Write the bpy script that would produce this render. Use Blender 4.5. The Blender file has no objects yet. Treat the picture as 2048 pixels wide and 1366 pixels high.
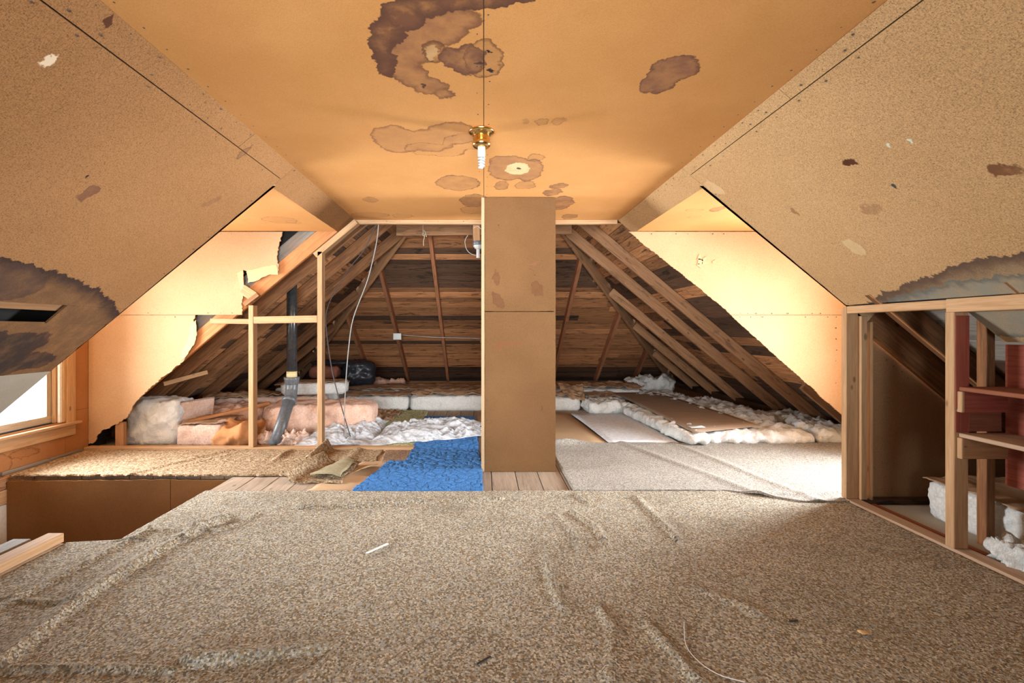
import bpy, bmesh, math, random
from mathutils import Vector, Matrix, noise
R = random.Random(7)
V = Vector
SC = bpy.context.scene
COL = SC.collection
F = 930.0; CX = 968.0; CY = 661.0; EYE = 1.2

# ------------------------------------------------------------------ camera, world, lights
cd = bpy.data.cameras.new('camera'); cam = bpy.data.objects.new('camera', cd); COL.objects.link(cam)
cam.location = (0, 0, EYE); cam.rotation_euler = (math.pi/2, 0, 0)
cd.sensor_width = 36; cd.lens = F/2048*36
cd.shift_x = 56/2048; cd.shift_y = -22/2048
cd.clip_start = .02
SC.camera = cam
SC.view_settings.view_transform = 'Standard'
try: SC.view_settings.look = 'None'
except Exception: pass
SC.view_settings.gamma = 1.0
SC.view_settings.use_curve_mapping = False
SC.view_settings.exposure = 0.2
try:
    SC.cycles.diffuse_bounces = 8; SC.cycles.max_bounces = 12
except Exception: pass
w = bpy.data.worlds.new('sky'); SC.world = w; w.use_nodes = True
w.node_tree.nodes['Background'].inputs[0].default_value = (.95, .98, 1, 1)
w.node_tree.nodes['Background'].inputs[1].default_value = 1.6
def area(name, loc, rot, sx, sy, energy, color=(1, 1, 1), spread=180):
    l = bpy.data.lights.new(name, 'AREA'); l.shape = 'RECTANGLE'; l.size = sx; l.size_y = sy
    l.energy = energy; l.color = color; l.spread = math.radians(spread)
    o = bpy.data.objects.new(name, l); o.location = loc; o.rotation_euler = rot; COL.objects.link(o); return o
H = math.pi/2
area('daylight_left_window', (-4.3, 3.92, 1.15), (0, -H, -.28), 1.5, 1.0, 205, (.93, .97, 1), 125)
area('daylight_right_window', (4.3, 3.92, 1.15), (0, H, .28), 1.5, 1.0, 285, (.93, .97, 1), 115)
area('rear_fill', (-.2, -1.95, 1.2), (H+.12, 0, 0), 2.2, 1.3, 100, (.92, .965, 1), 62)  # added fill from behind the camera, tilted up into the attic

# ------------------------------------------------------------------ node helpers
def newmat(name, rough=.85, spec=.25):
    m = bpy.data.materials.new(name); m.use_nodes = True
    nt = m.node_tree; b = nt.nodes['Principled BSDF']
    b.inputs['Roughness'].default_value = rough
    b.inputs['Specular IOR Level'].default_value = spec
    return m, nt, b
def N(nt, t, **kw):
    n = nt.nodes.new(t)
    for k, v in kw.items(): setattr(n, k, v)
    return n
def setin(nt, n, i, v):
    if isinstance(v, bpy.types.NodeSocket): nt.links.new(v, n.inputs[i])
    else: n.inputs[i].default_value = v
def math_(nt, op, a, b=0.0, c=None):
    n = N(nt, 'ShaderNodeMath', operation=op); setin(nt, n, 0, a); setin(nt, n, 1, b)
    if c is not None: setin(nt, n, 2, c)
    return n.outputs[0]
def mrange(nt, v, a, b, c=0.0, d=1.0, smooth=True):
    n = N(nt, 'ShaderNodeMapRange'); n.clamp = True
    if smooth: n.interpolation_type = 'SMOOTHSTEP'
    setin(nt, n, 0, v); n.inputs[1].default_value = a; n.inputs[2].default_value = b
    n.inputs[3].default_value = c; n.inputs[4].default_value = d
    return n.outputs[0]
def mixc(nt, f, a, b, mode='MIX'):
    n = N(nt, 'ShaderNodeMix', data_type='RGBA', blend_type=mode)
    setin(nt, n, 0, f)
    for i, v in ((6, a), (7, b)):
        if isinstance(v, tuple) and len(v) == 3: v = (*v, 1)
        setin(nt, n, i, v)
    return n.outputs[2]
def noise_(nt, vec, scale, detail=3, rough=.6, dist=0, col=False):
    n = N(nt, 'ShaderNodeTexNoise'); nt.links.new(vec, n.inputs['Vector'])
    n.inputs['Scale'].default_value = scale; n.inputs['Detail'].default_value = detail
    n.inputs['Roughness'].default_value = rough; n.inputs['Distortion'].default_value = dist
    return n.outputs['Color'] if col else n.outputs['Fac']
def vmap(nt, vec, loc=(0, 0, 0), rot=(0, 0, 0), scale=(1, 1, 1), t='POINT'):
    n = N(nt, 'ShaderNodeMapping', vector_type=t); nt.links.new(vec, n.inputs[0])
    n.inputs[1].default_value = loc; n.inputs[2].default_value = rot; n.inputs[3].default_value = scale
    return n.outputs[0]
def vadd(nt, a, b, op='ADD'):
    n = N(nt, 'ShaderNodeVectorMath', operation=op); setin(nt, n, 0, a); setin(nt, n, 1, b); return n.outputs[0]
def objco(nt, rnd=True):
    tc = N(nt, 'ShaderNodeTexCoord').outputs['Object']
    if not rnd: return tc
    oi = N(nt, 'ShaderNodeObjectInfo')
    c = N(nt, 'ShaderNodeCombineXYZ')
    r = math_(nt, 'MULTIPLY', oi.outputs['Random'], 37.0)
    for i in range(3): nt.links.new(r, c.inputs[i])
    return vadd(nt, tc, c.outputs[0])
def bump(nt, b, h, strength, dist=.01):
    n = N(nt, 'ShaderNodeBump'); n.inputs['Strength'].default_value = strength; n.inputs['Distance'].default_value = dist
    nt.links.new(h, n.inputs['Height']); nt.links.new(n.outputs[0], b.inputs['Normal'])

def wood(name, a, b_, dark=(.06, .035, .02), streak=.3, rough=.8, var=.35, bs=.35):
    m, nt, b = newmat(name, rough)
    v = objco(nt)
    g = noise_(nt, vmap(nt, v, scale=(1.3, 22, 22)), 2.2, 4, .65, .6)
    g2 = noise_(nt, vmap(nt, v, scale=(3, 90, 90)), 2.0, 2, .6)
    c = mixc(nt, mrange(nt, g, .35, .68), a, b_)
    c = mixc(nt, math_(nt, 'MULTIPLY', mrange(nt, g2, .5, .75), .35), c, tuple(x*.55 for x in b_))
    s = noise_(nt, vmap(nt, v, scale=(1.6, 9, 9)), 1.7, 5, .7, .8)
    c = mixc(nt, math_(nt, 'MULTIPLY', mrange(nt, s, .53, .66), streak), c, dark)
    vo = N(nt, 'ShaderNodeTexVoronoi'); nt.links.new(vmap(nt, v, scale=(3.2, 7, 7)), vo.inputs['Vector'])
    vo.inputs['Scale'].default_value = 1.0
    c = mixc(nt, mrange(nt, vo.outputs['Distance'], .10, .05, 0, .75), c, tuple(x*.35 for x in b_))
    oi = N(nt, 'ShaderNodeObjectInfo')
    hv = N(nt, 'ShaderNodeHueSaturation'); nt.links.new(c, hv.inputs['Color'])
    nt.links.new(mrange(nt, oi.outputs['Random'], 0, 1, 1-var, 1+var*.6, False), hv.inputs['Value'])
    nt.links.new(hv.outputs[0], b.inputs['Base Color'])
    bump(nt, b, g, bs, .004)
    return m

def add_stains(nt, c, uv, groups):
    """groups: dict(e=[(cx,cy,rx,ry,rot)], fill, ring, w, col, rcol)"""
    n1 = noise_(nt, uv, 11, 3, .6, 0, True); n2 = noise_(nt, uv, 55, 2, .6, 0, True)
    d1 = vadd(nt, vadd(nt, n1, (.5, .5, .5), 'SUBTRACT'), (.09, .09, 0), 'MULTIPLY')
    d2 = vadd(nt, vadd(nt, n2, (.5, .5, .5), 'SUBTRACT'), (.022, .022, 0), 'MULTIPLY')
    p = vadd(nt, vadd(nt, uv, d1), d2)
    blot = noise_(nt, uv, 9, 4, .65)
    for g in groups:
        cur = None
        for (cx, cy, rx, ry, rot) in g['e']:
            q = vmap(nt, p, (cx, cy, 0), (0, 0, rot), (rx, ry, 1), 'TEXTURE')
            ln = N(nt, 'ShaderNodeVectorMath', operation='LENGTH'); nt.links.new(q, ln.inputs[0])
            d = math_(nt, 'MULTIPLY', math_(nt, 'SUBTRACT', ln.outputs['Value'], 1.0), min(rx, ry))
            if cur is None: cur = d
            else:
                n = N(nt, 'ShaderNodeMath', operation='SMOOTH_MIN'); nt.links.new(cur, n.inputs[0]); nt.links.new(d, n.inputs[1]); n.inputs[2].default_value = .02
                cur = n.outputs[0]
        wd = g.get('w', .018)
        ins = mrange(nt, cur, .003, -.003)
        ring = math_(nt, 'MULTIPLY', mrange(nt, cur, -wd, 0.0), ins)
        fl = math_(nt, 'MULTIPLY', ins, math_(nt, 'MULTIPLY', mrange(nt, blot, .25, .7, .55, 1.15), g.get('fill', .4)*1.3))
        fl = math_(nt, 'MINIMUM', fl, 1.0)
        c = mixc(nt, fl, c, g.get('col', (.22, .10, .05)))
        c = mixc(nt, math_(nt, 'MULTIPLY', ring, g.get('ring', .6)), c, g.get('rcol', (.10, .045, .025)))
    return c

def fiber(name, a, b_, stains=None, axes='XY', speck=1.0, rough=.9, bstr=.35, soil=.25):
    m, nt, b = newmat(name, rough, .15)
    v = objco(nt, False)
    f1 = noise_(nt, vmap(nt, v, rot=(.4, .3, .5), scale=(1, 2.2, 1)), 120, 3, .7)
    f2 = noise_(nt, vmap(nt, v, rot=(1.2, .8, 1.9), scale=(2.4, 1, 1)), 150, 2, .7)
    f = math_(nt, 'ADD', f1, f2)
    big = noise_(nt, v, 1.7, 4, .6)
    c = mixc(nt, mrange(nt, big, .3, .75), a, b_)
    dk = tuple(x*.52 for x in a); lt = tuple(min(1, x*1.45) for x in a)
    c = mixc(nt, mrange(nt, f, 1.0, 1.25, 0, .6*speck), c, lt)
    c = mixc(nt, mrange(nt, f, 1.0, .78, 0, .7*speck), c, dk)
    st = noise_(nt, v, 13, 3, .7)
    c = mixc(nt, mrange(nt, st, .70, .76, 0, soil*2), c, tuple(x*.35 for x in a))
    if stains:
        sp = N(nt, 'ShaderNodeSeparateXYZ'); nt.links.new(v, sp.inputs[0])
        cb = N(nt, 'ShaderNodeCombineXYZ')
        nt.links.new(sp.outputs['XYZ'.index(axes[0])], cb.inputs[0]); nt.links.new(sp.outputs['XYZ'.index(axes[1])], cb.inputs[1])
        c = add_stains(nt, c, cb.outputs[0], stains)
    nt.links.new(c, b.inputs['Base Color'])
    bump(nt, b, f, bstr, .003)
    return m

def speckled(name, cols, scale=130, bs=.9, rough=.95, big=.25, dist=.01):
    m, nt, b = newmat(name, rough, .1)
    v = objco(nt, False)
    n = noise_(nt, v, scale, 2, .7)
    vo = N(nt, 'ShaderNodeTexVoronoi'); nt.links.new(v, vo.inputs['Vector']); vo.inputs['Scale'].default_value = scale*1.15
    sp = N(nt, 'ShaderNodeSeparateColor'); nt.links.new(vo.outputs['Color'], sp.inputs[0])
    r = N(nt, 'ShaderNodeValToRGB'); r.color_ramp.interpolation = 'CONSTANT'
    els = r.color_ramp.elements
    els[0].position = 0; els[0].color = (*cols[0], 1); els[1].position = 1/len(cols); els[1].color = (*cols[1], 1)
    for i in range(2, len(cols)):
        e = els.new(i/len(cols)); e.color = (*cols[i], 1)
    nt.links.new(sp.outputs[0], r.inputs[0])
    c = mixc(nt, mrange(nt, n, .3, .7, 0, .25), r.outputs[0], cols[0])
    bg = noise_(nt, v, 2.2, 4, .6)
    c = mixc(nt, mrange(nt, bg, .45, .72, 0, big), c, tuple(x*.45 for x in cols[1]))
    nt.links.new(c, b.inputs['Base Color'])
    bump(nt, b, math_(nt, 'ADD', n, math_(nt, 'MULTIPLY', sp.outputs[1], .6)), bs, dist)
    return m

def fluffm(name, a, b_, dirt=(.25, .2, .15), damt=.35, sc=45, bs=.8):
    m, nt, b = newmat(name, .95, .05)
    v = objco(nt)
    n = noise_(nt, v, sc, 5, .75, .6)
    l = noise_(nt, v, 6, 5, .7, .5)
    c = mixc(nt, mrange(nt, n, .3, .7), b_, a)
    c = mixc(nt, mrange(nt, l, .55, .72, 0, damt), c, dirt)
    nt.links.new(c, b.inputs['Base Color'])
    bump(nt, b, n, bs, .02)
    return m
def plain(name, col, rough=.6, metal=0, spec=.4, nz=0, sc=40):
    m, nt, b = newmat(name, rough, spec); b.inputs['Metallic'].default_value = metal
    v = objco(nt)
    c = mixc(nt, mrange(nt, noise_(nt, v, sc, 4, .7), .35, .7), col, tuple(x*(.93-nz) for x in col))
    nt.links.new(c, b.inputs['Base Color'])
    return m

# ------------------------------------------------------------------ mesh helpers
def kind(o, k): o['kind'] = k; return o
def tag(o, label, cat, group=None):
    o['label'] = label; o['category'] = cat
    if group: o['group'] = group
    return o
def empty(name, loc=(0, 0, 0), label=None, cat=None, group=None, k=None):
    o = bpy.data.objects.new(name, None); COL.objects.link(o); o.location = loc; o.empty_display_size = .1
    if label: tag(o, label, cat, group)
    if k: o['kind'] = k
    return o
def link(name, me, mat, parent=None, M=None, smooth=False):
    o = bpy.data.objects.new(name, me); COL.objects.link(o)
    if mat: me.materials.append(mat)
    if smooth: me.polygons.foreach_set('use_smooth', [True]*len(me.polygons))
    if M is not None: o.matrix_world = M
    if parent is not None:
        o.parent = parent
        o.matrix_parent_inverse = Matrix.Translation(parent.matrix_basis.translation).inverted() if parent.parent is None else (parent.matrix_parent_inverse @ parent.matrix_basis).inverted() if False else pinv(parent)
    return o
def wmat(o):
    m = o.matrix_basis.copy()
    if o.parent is not None: m = wmat(o.parent) @ o.matrix_parent_inverse @ m
    return m
def pinv(p): return wmat(p).inverted()
def frombm(name, bm, mat, parent=None, M=None, smooth=False):
    me = bpy.data.meshes.new(name); bm.to_mesh(me); bm.free()
    return link(name, me, mat, parent, M, smooth)
def board(name, p0, p1, w, t, mat, parent=None, up=(0, 0, 1), bev=.003, warp=0.0, off=(0, 0)):
    """a plank from p0 to p1: w sideways, t along up, local x along the grain; off shifts the section"""
    p0 = V(p0); p1 = V(p1); d = (p1-p0); L = d.length; d.normalize()
    up = V(up); side = up.cross(d).normalized(); up = d.cross(side).normalized()
    M = Matrix((d, side, up)).transposed().to_4x4(); M.translation = (p0+p1)/2
    bm = bmesh.new(); bmesh.ops.create_cube(bm, size=1)
    for v in bm.verts: v.co = V((v.co.x*L, v.co.y*w+off[0], v.co.z*t+off[1]))
    if bev: bmesh.ops.bevel(bm, geom=bm.edges[:], offset=min(bev, t*.3, w*.3), segments=1, affect='EDGES')
    if warp:
        for v in bm.verts: v.co += V((R.uniform(-1, 1), R.uniform(-1, 1), R.uniform(-1, 1)))*warp
    return frombm(name, bm, mat, parent, M)
def bx(name, a, b, mat, parent=None, bev=.003):
    a = V(a); b = V(b); d = [abs(b[i]-a[i]) for i in range(3)]; c = (a+b)/2
    k = d.index(max(d)); e = V((0, 0, 0)); e[k] = d[k]/2
    up = V((0, 0, 1)) if k != 2 else V((0, 1, 0))
    ww = d[1] if k == 0 else d[0]
    tt = d[2] if k != 2 else d[1]
    return board(name, c-e, c+e, ww, tt, mat, parent, up, bev)
def slab(name, pts, n, t, mat, parent=None, jag=0.0, step=.03, jedges=None):
    """planar polygon extruded by t along n, in world coordinates; jag roughens the edges listed in jedges"""
    P = []
    m = len(pts)
    pts = [V(p) for p in pts]; n = V(n).normalized()
    for i in range(m):
        a, b = pts[i], pts[(i+1) % m]; P.append(a)
        if jag and (jedges is None or i in jedges):
            L = (b-a).length; k = int(L/step)
            sd = n.cross((b-a).normalized())
            for j in range(1, k):
                q = a.lerp(b, j/k)
                P.append(q+sd*(noise.noise(q*9)*jag*1.2+R.uniform(-1, 1)*jag*.6))
    bm = bmesh.new()
    vs = [bm.verts.new(p) for p in P]
    f = bm.faces.new(vs)
    r = bmesh.ops.extrude_face_region(bm, geom=[f])
    for g in r['geom']:
        if isinstance(g, bmesh.types.BMVert): g.co += n*t
    bmesh.ops.recalc_face_normals(bm, faces=bm.faces[:])
    big = [f for f in bm.faces if len(f.verts) > 4]
    if jag: bmesh.ops.triangulate(bm, faces=big)
    return frombm(name, bm, mat, parent)
def tube(name, pts, r, mat, parent=None, seg=10, smooth_pts=True, caps=True):
    P = [V(p) for p in pts]
    if smooth_pts and len(P) > 2:
        Q = []
        for i in range(len(P)-1):
            a = P[max(i-1, 0)]; b = P[i]; c = P[i+1]; d = P[min(i+2, len(P)-1)]
            for k in range(6):
                t = k/6
                Q.append(.5*((2*b)+(c-a)*t+(2*a-5*b+4*c-d)*t*t+(3*b-a-3*c+d)*t**3))
        Q.append(P[-1]); P = Q
    rs = r if isinstance(r, (list, tuple)) else [r]*len(P)
    bm = bmesh.new(); rings = []
    u = None
    for i, p in enumerate(P):
        d = (P[min(i+1, len(P)-1)]-P[max(i-1, 0)]).normalized()
        if u is None: u = d.orthogonal().normalized()
        u = (u-d*u.dot(d)).normalized(); vv = d.cross(u)
        rings.append([bm.verts.new(p+(u*math.cos(2*math.pi*k/seg)+vv*math.sin(2*math.pi*k/seg))*rs[i]) for k in range(seg)])
    for a, b in zip(rings, rings[1:]):
        for k in range(seg): bm.faces.new((a[k], a[(k+1) % seg], b[(k+1) % seg], b[k]))
    if caps: bm.faces.new(rings[0][::-1]); bm.faces.new(rings[-1])
    return frombm(name, bm, mat, parent, None, True)
def lathe(name, prof, c, mat, parent=None, seg=28, axis=(0, 0, 1)):
    bm = bmesh.new(); rings = []
    ax = V(axis).normalized(); u = ax.orthogonal().normalized(); vv = ax.cross(u); c = V(c)
    for (r, z) in prof:
        rings.append([bm.verts.new(c+ax*z+(u*math.cos(2*math.pi*k/seg)+vv*math.sin(2*math.pi*k/seg))*max(r, .0004)) for k in range(seg)])
    for a, b in zip(rings, rings[1:]):
        for k in range(seg): bm.faces.new((a[k], a[(k+1) % seg], b[(k+1) % seg], b[k]))
    bm.faces.new(rings[0][::-1]); bm.faces.new(rings[-1])
    bmesh.ops.recalc_face_normals(bm, faces=bm.faces[:])
    return frombm(name, bm, mat, parent, None, True)
def nails(pts, n, parent, r=.0045):
    bm = bmesh.new(); n = V(n).normalized(); u = n.orthogonal().normalized(); vv = n.cross(u)
    for p in pts:
        p = V(p)+V((R.uniform(-.006, .006), R.uniform(-.006, .006), 0)); p -= n*(V(p)-V(pts[0])).dot(n) if False else V((0, 0, 0))
        rr = r*R.uniform(.7, 1.3)
        ring = [bm.verts.new(p+(u*math.cos(k*math.pi/3)+vv*math.sin(k*math.pi/3))*rr) for k in range(6)]
        top = bm.verts.new(p+n*.002)
        for k in range(6): bm.faces.new((ring[k], ring[(k+1) % 6], top))
    o = frombm('nail_heads', bm, M_['nail'], parent); o['kind'] = 'stuff'; return o
def fbm(p, f, o=4):
    s = 0; a = 1
    for i in range(o): s += a*noise.noise(p*f); f *= 2.03; a *= .5
    return s
def fluff(name, c, dims, mat, seed=0, rot=0.0, amp=.03, cell=.035, pw=5, parent=None, tilt=0.0, fq=9):
    """rounded soft block, base flat at c.z"""
    bm = bmesh.new()
    hx, hy, hz = [d/2 for d in dims]
    nx, ny, nz = [max(3, min(60, int(d/cell))) for d in dims]
    seen = {}
    def vt(i, j, k):
        key = (i, j, k)
        if key in seen: return seen[key]
        p = V((2*i/nx-1, 2*j/ny-1, 2*k/nz-1))
        q = V(p)
        l = (abs(p.x)**pw+abs(p.y)**pw+abs(p.z)**pw)**(1/pw)
        q = p/l
        q = V((q.x*hx, q.y*hy, q.z*hz))
        nn = V((p.x**3/hx, p.y**3/hy, p.z**3/hz)); nn.normalize()
        s = V((seed*7.3, seed*3.1, seed*1.7))
        d = fbm(q+s, fq, 4)*amp+abs(noise.noise((q+s)*fq*2.6))*amp*.7
        q += nn*d
        q.z = max(q.z, -hz)
        if k == 0: q.z = -hz
        v = bm.verts.new(q); seen[key] = v; return v
    for i in range(nx):
        for j in range(ny):
            bm.faces.new((vt(i, j, 0), vt(i, j+1, 0), vt(i+1, j+1, 0), vt(i+1, j, 0)))
            bm.faces.new((vt(i, j, nz), vt(i+1, j, nz), vt(i+1, j+1, nz), vt(i, j+1, nz)))
    for i in range(nx):
        for k in range(nz):
            bm.faces.new((vt(i, 0, k), vt(i+1, 0, k), vt(i+1, 0, k+1), vt(i, 0, k+1)))
            bm.faces.new((vt(i, ny, k), vt(i, ny, k+1), vt(i+1, ny, k+1), vt(i+1, ny, k)))
    for j in range(ny):
        for k in range(nz):
            bm.faces.new((vt(0, j, k), vt(0, j, k+1), vt(0, j+1, k+1), vt(0, j+1, k)))
            bm.faces.new((vt(nx, j, k), vt(nx, j+1, k), vt(nx, j+1, k+1), vt(nx, j, k+1)))
    M = Matrix.Translation(V(c)+V((0, 0, hz))) @ Matrix.Rotation(rot, 4, 'Z') @ Matrix.Rotation(tilt, 4, 'Y')
    return frombm(name, bm, mat, parent, M, True)
def sheet(name, q, nu, nv, mat, hf, parent=None, thick=.004, edge=.01, smooth=True, seed=0):
    """bilinear patch of four corners with heights hf(x, y, u, v) and a thin skirt"""
    q = [V(p) for p in q]; bm = bmesh.new(); g = []
    for i in range(nu+1):
        row = []
        for j in range(nv+1):
            u = i/nu; v = j/nv
            p = q[0]*(1-u)*(1-v)+q[1]*u*(1-v)+q[2]*u*v+q[3]*(1-u)*v
            e = edge
            if i in (0, nu): p = p+V((noise.noise(p*7+V((seed, 0, 0))), 0, 0))*e
            if j in (0, nv): p = p+V((0, noise.noise(p*7+V((seed, 5, 0))), 0))*e
            p = p+V((0, 0, hf(p.x, p.y, u, v)))
            row.append(bm.verts.new(p))
        g.append(row)
    for i in range(nu):
        for j in range(nv): bm.faces.new((g[i][j], g[i+1][j], g[i+1][j+1], g[i][j+1]))
    be = [e for e in bm.edges if e.is_boundary]
    r = bmesh.ops.extrude_edge_only(bm, edges=be)
    for x in r['geom']:
        if isinstance(x, bmesh.types.BMVert): x.co.z -= thick
    bmesh.ops.recalc_face_normals(bm, faces=bm.faces[:])
    return frombm(name, bm, mat, parent, None, smooth)
def crumple(amp, f=6, seed=0.0):
    def h(x, y, u, v):
        p = V((x*f+seed, y*f, seed*.3))
        a = 0; k = 1
        for i in range(4):
            a += k*(1-abs(noise.noise(p))*2.6); p = p*2.1+V((3.1, 1.7, 0)); k *= .5
        return amp*max(0, a*.5)
    return h
def fl(x, y, z=0.0):
    s = (y-CY)/(EYE-z); return V(((x-CX)/s, F/s, z))
def pp(x, y, s): return V(((x-CX)/s, F/s, EYE+(CY-y)/s))

# ------------------------------------------------------------------ key planes
ZC = 2.333; XL = -1.313; XR = 1.374
CLz = 3.429; CRz = 3.475; T = .835
cs = 1/math.sqrt(1+T*T); sn = T*cs
Y0 = 3.23; Y1 = 4.77; YP = 4.70; ZD = 2.205; YB = -1.6
def zl(x): return CLz-T*abs(x)
def zr(x): return CRz-T*abs(x)
def cst(x, y, rx, ry, rot=0.0):
    s = (CY-y)/1.133; Y = F/s
    return ((x-CX)/s, Y, rx/s, max(.006, Y/(CY-y)*ry), rot)

# ------------------------------------------------------------------ materials
M_ = {}
M_['nail'] = plain('nail_steel', (.10, .08, .07), .5, .3)
TA = (.55, .26, .082); TB = (.62, .305, .105)
crescent_d = [cst(*e) for e in ((1035, -10, 40, 22), (975, -4, 60, 24), (905, 2, 60, 22), (850, 12, 50, 24), (805, 32, 42, 30), (778, 62, 34, 32), (764, 98, 24, 34), (772, 132, 20, 22))]
crescent_l = [cst(*e) for e in ((915, 40, 55, 20), (870, 62, 60, 32), (830, 92, 48, 38), (805, 128, 36, 30), (825, 155, 36, 22), (858, 172, 36, 17), (890, 188, 22, 9))]
cst_m = [
    dict(e=crescent_l, fill=.62, ring=.55, w=.03, col=(.28, .125, .06)),
    dict(e=crescent_d, fill=.85, ring=.8, w=.05, col=(.17, .075, .04), rcol=(.10, .045, .03)),
    dict(e=[cst(868, 104, 22, 22)], fill=0.0, ring=.8, w=.03),
    dict(e=[cst(862, 106, 12, 13)], fill=.7, ring=.0, col=(.55, .33, .15)),
    dict(e=[cst(968, 121, 40, 36)], fill=.25, ring=.75, w=.018),
    dict(e=[cst(935, 122, 38, 30), cst(900, 112, 22, 20)], fill=.8, ring=.6, w=.02, col=(.20, .09, .05)),
    dict(e=[cst(1345, 140, 48, 30, .5), cst(1318, 165, 38, 22, .5)], fill=.7, ring=.6, w=.02, col=(.24, .11, .065)),
    dict(e=[cst(795, 280, 50, 28), cst(860, 282, 50, 22), cst(905, 268, 55, 22)], fill=.35, ring=.75, w=.03, col=(.34, .16, .075), rcol=(.22, .09, .045)),
    dict(e=[cst(870, 300, 62, 13, .2), cst(930, 285, 45, 16)], fill=.12, ring=.75, w=.008),
    dict(e=[cst(1020, 338, 45, 24), cst(1060, 342, 26, 22), cst(1000, 322, 20, 10)], fill=.6, ring=.5, w=.02, col=(.32, .15, .07)),
    dict(e=[cst(1036, 338, 26, 12)], fill=.85, ring=.0, col=(.72, .50, .26)),
    dict(e=[cst(1037, 338, 5, 2.5), cst(961, 127, 6, 4), cst(978, 105, 8, 3), cst(982, 138, 8, 3), cst(845, 171, 5, 4)], fill=.8, ring=0, col=(.03, .02, .02)),
    dict(e=[cst(1072, 316, 19, 8)], fill=.2, ring=.7, w=.01),
    dict(e=[cst(916, 367, 44, 15)], fill=.35, ring=.8, w=.014),
    dict(e=[cst(1003, 371, 15, 9)], fill=.4, ring=.7, w=.01), dict(e=[cst(1050, 370, 21, 8)], fill=.3, ring=.7, w=.01),
    dict(e=[cst(1105, 385, 18, 7, .3), cst(1118, 372, 16, 6, .4)], fill=.6, ring=.3),
    dict(e=[cst(948, 402, 28, 13)], fill=.5, ring=.7, w=.012), dict(e=[cst(945, 420, 24, 8)], fill=.2, ring=.7, w=.01),
    dict(e=[cst(1122, 407, 24, 14)], fill=.6, ring=.6, w=.015), dict(e=[cst(1139, 433, 17, 5)], fill=.5, ring=.7, w=.01),
    dict(e=[cst(742, 400, 15, 6)], fill=.35, ring=.1), dict(e=[cst(740, 430, 40, 5)], fill=.15, ring=.6, w=.008), dict(e=[cst(805, 432, 20, 4)], fill=.1, ring=.6, w=.008),
    dict(e=[cst(1085, 244, 13, 7)], fill=.2, ring=.5, w=.01), dict(e=[cst(1118, 243, 12, 9)], fill=.2, ring=.2), dict(e=[cst(1050, 243, 8, 5)], fill=.3, ring=.0),
]
M_['ceil'] = fiber('ceiling_fiberboard', TA, TB, cst_m, 'XY', speck=.35, bstr=.15, soil=.0)
def dst(x, y, rx, ry):
    s = (CY-y)/(ZD-EYE); return ((x-CX)/s, F/s, rx/s, F/s/(CY-y)*ry, 0)
M_['dceil'] = fiber('dormer_fiberboard', TA, TB, [dict(e=[dst(560, 440, 33, 7)], fill=.12, ring=.55, w=.014), dict(e=[dst(585, 444, 14, 4)], fill=.1, ring=.45, w=.01),
    dict(e=[dst(510, 443, 22, 5)], fill=.05, ring=.3, w=.01), dict(e=[dst(1390, 420, 18, 2.5)], fill=.05, ring=.6, w=.008), dict(e=[dst(1388, 434, 11, 2.5)], fill=.05, ring=.6, w=.008),
    dict(e=[dst(1435, 418, 12, 5)], fill=.4, ring=.5)], 'XY', speck=.35, bstr=.15, soil=0)
def sl(side, x, y, rx, ry, rot=0):
    c = 2.229 if side < 0 else 2.275
    s = (CY-y+T*abs(x-CX))/c; return (F/s, EYE+(CY-y)/s, rx/s*.55, ry/s, rot)
M_['slopeL'] = fiber('slope_fiberboard_brown', (.31, .155, .062), (.36, .185, .078), [
    dict(e=[(2.15, .78, 1.55, .75, 0)], fill=.55, ring=.9, w=.075, col=(.12, .065, .035), rcol=(.035, .022, .022)),
    dict(e=[(2.5, 1.08, .45, .10, .1), (2.85, 1.0, .3, .07, 0)], fill=.8, ring=.3, w=.03, col=(.05, .035, .03)),
    dict(e=[(2.3, 1.43, .22, .09, 0)], fill=.5, ring=.2, w=.03, col=(.07, .045, .04)),
    dict(e=[sl(-1, 175, 388, 22, 15)], fill=.6, ring=.2, col=(.16, .07, .045)), dict(e=[sl(-1, 487, 305, 14, 12)], fill=.5, ring=.7, w=.01, col=(.2, .1, .05)),
    dict(e=[sl(-1, 92, 124, 16, 5), sl(-1, 106, 119, 8, 5)], fill=.9, ring=0, col=(.75, .6, .42)),
    dict(e=[sl(-1, 168, 357, 5, 5)], fill=.95, ring=0, col=(.02, .01, .01)),
    dict(e=[sl(-1, 210, 48, 9, 9)], fill=.9, ring=.9, col=(.12, .04, .02)),
    dict(e=[sl(-1, 420, 405, 28, 8, .5)], fill=.4, ring=.1, col=(.2, .1, .05))], 'YZ', speck=1.2, soil=.25)
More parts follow.
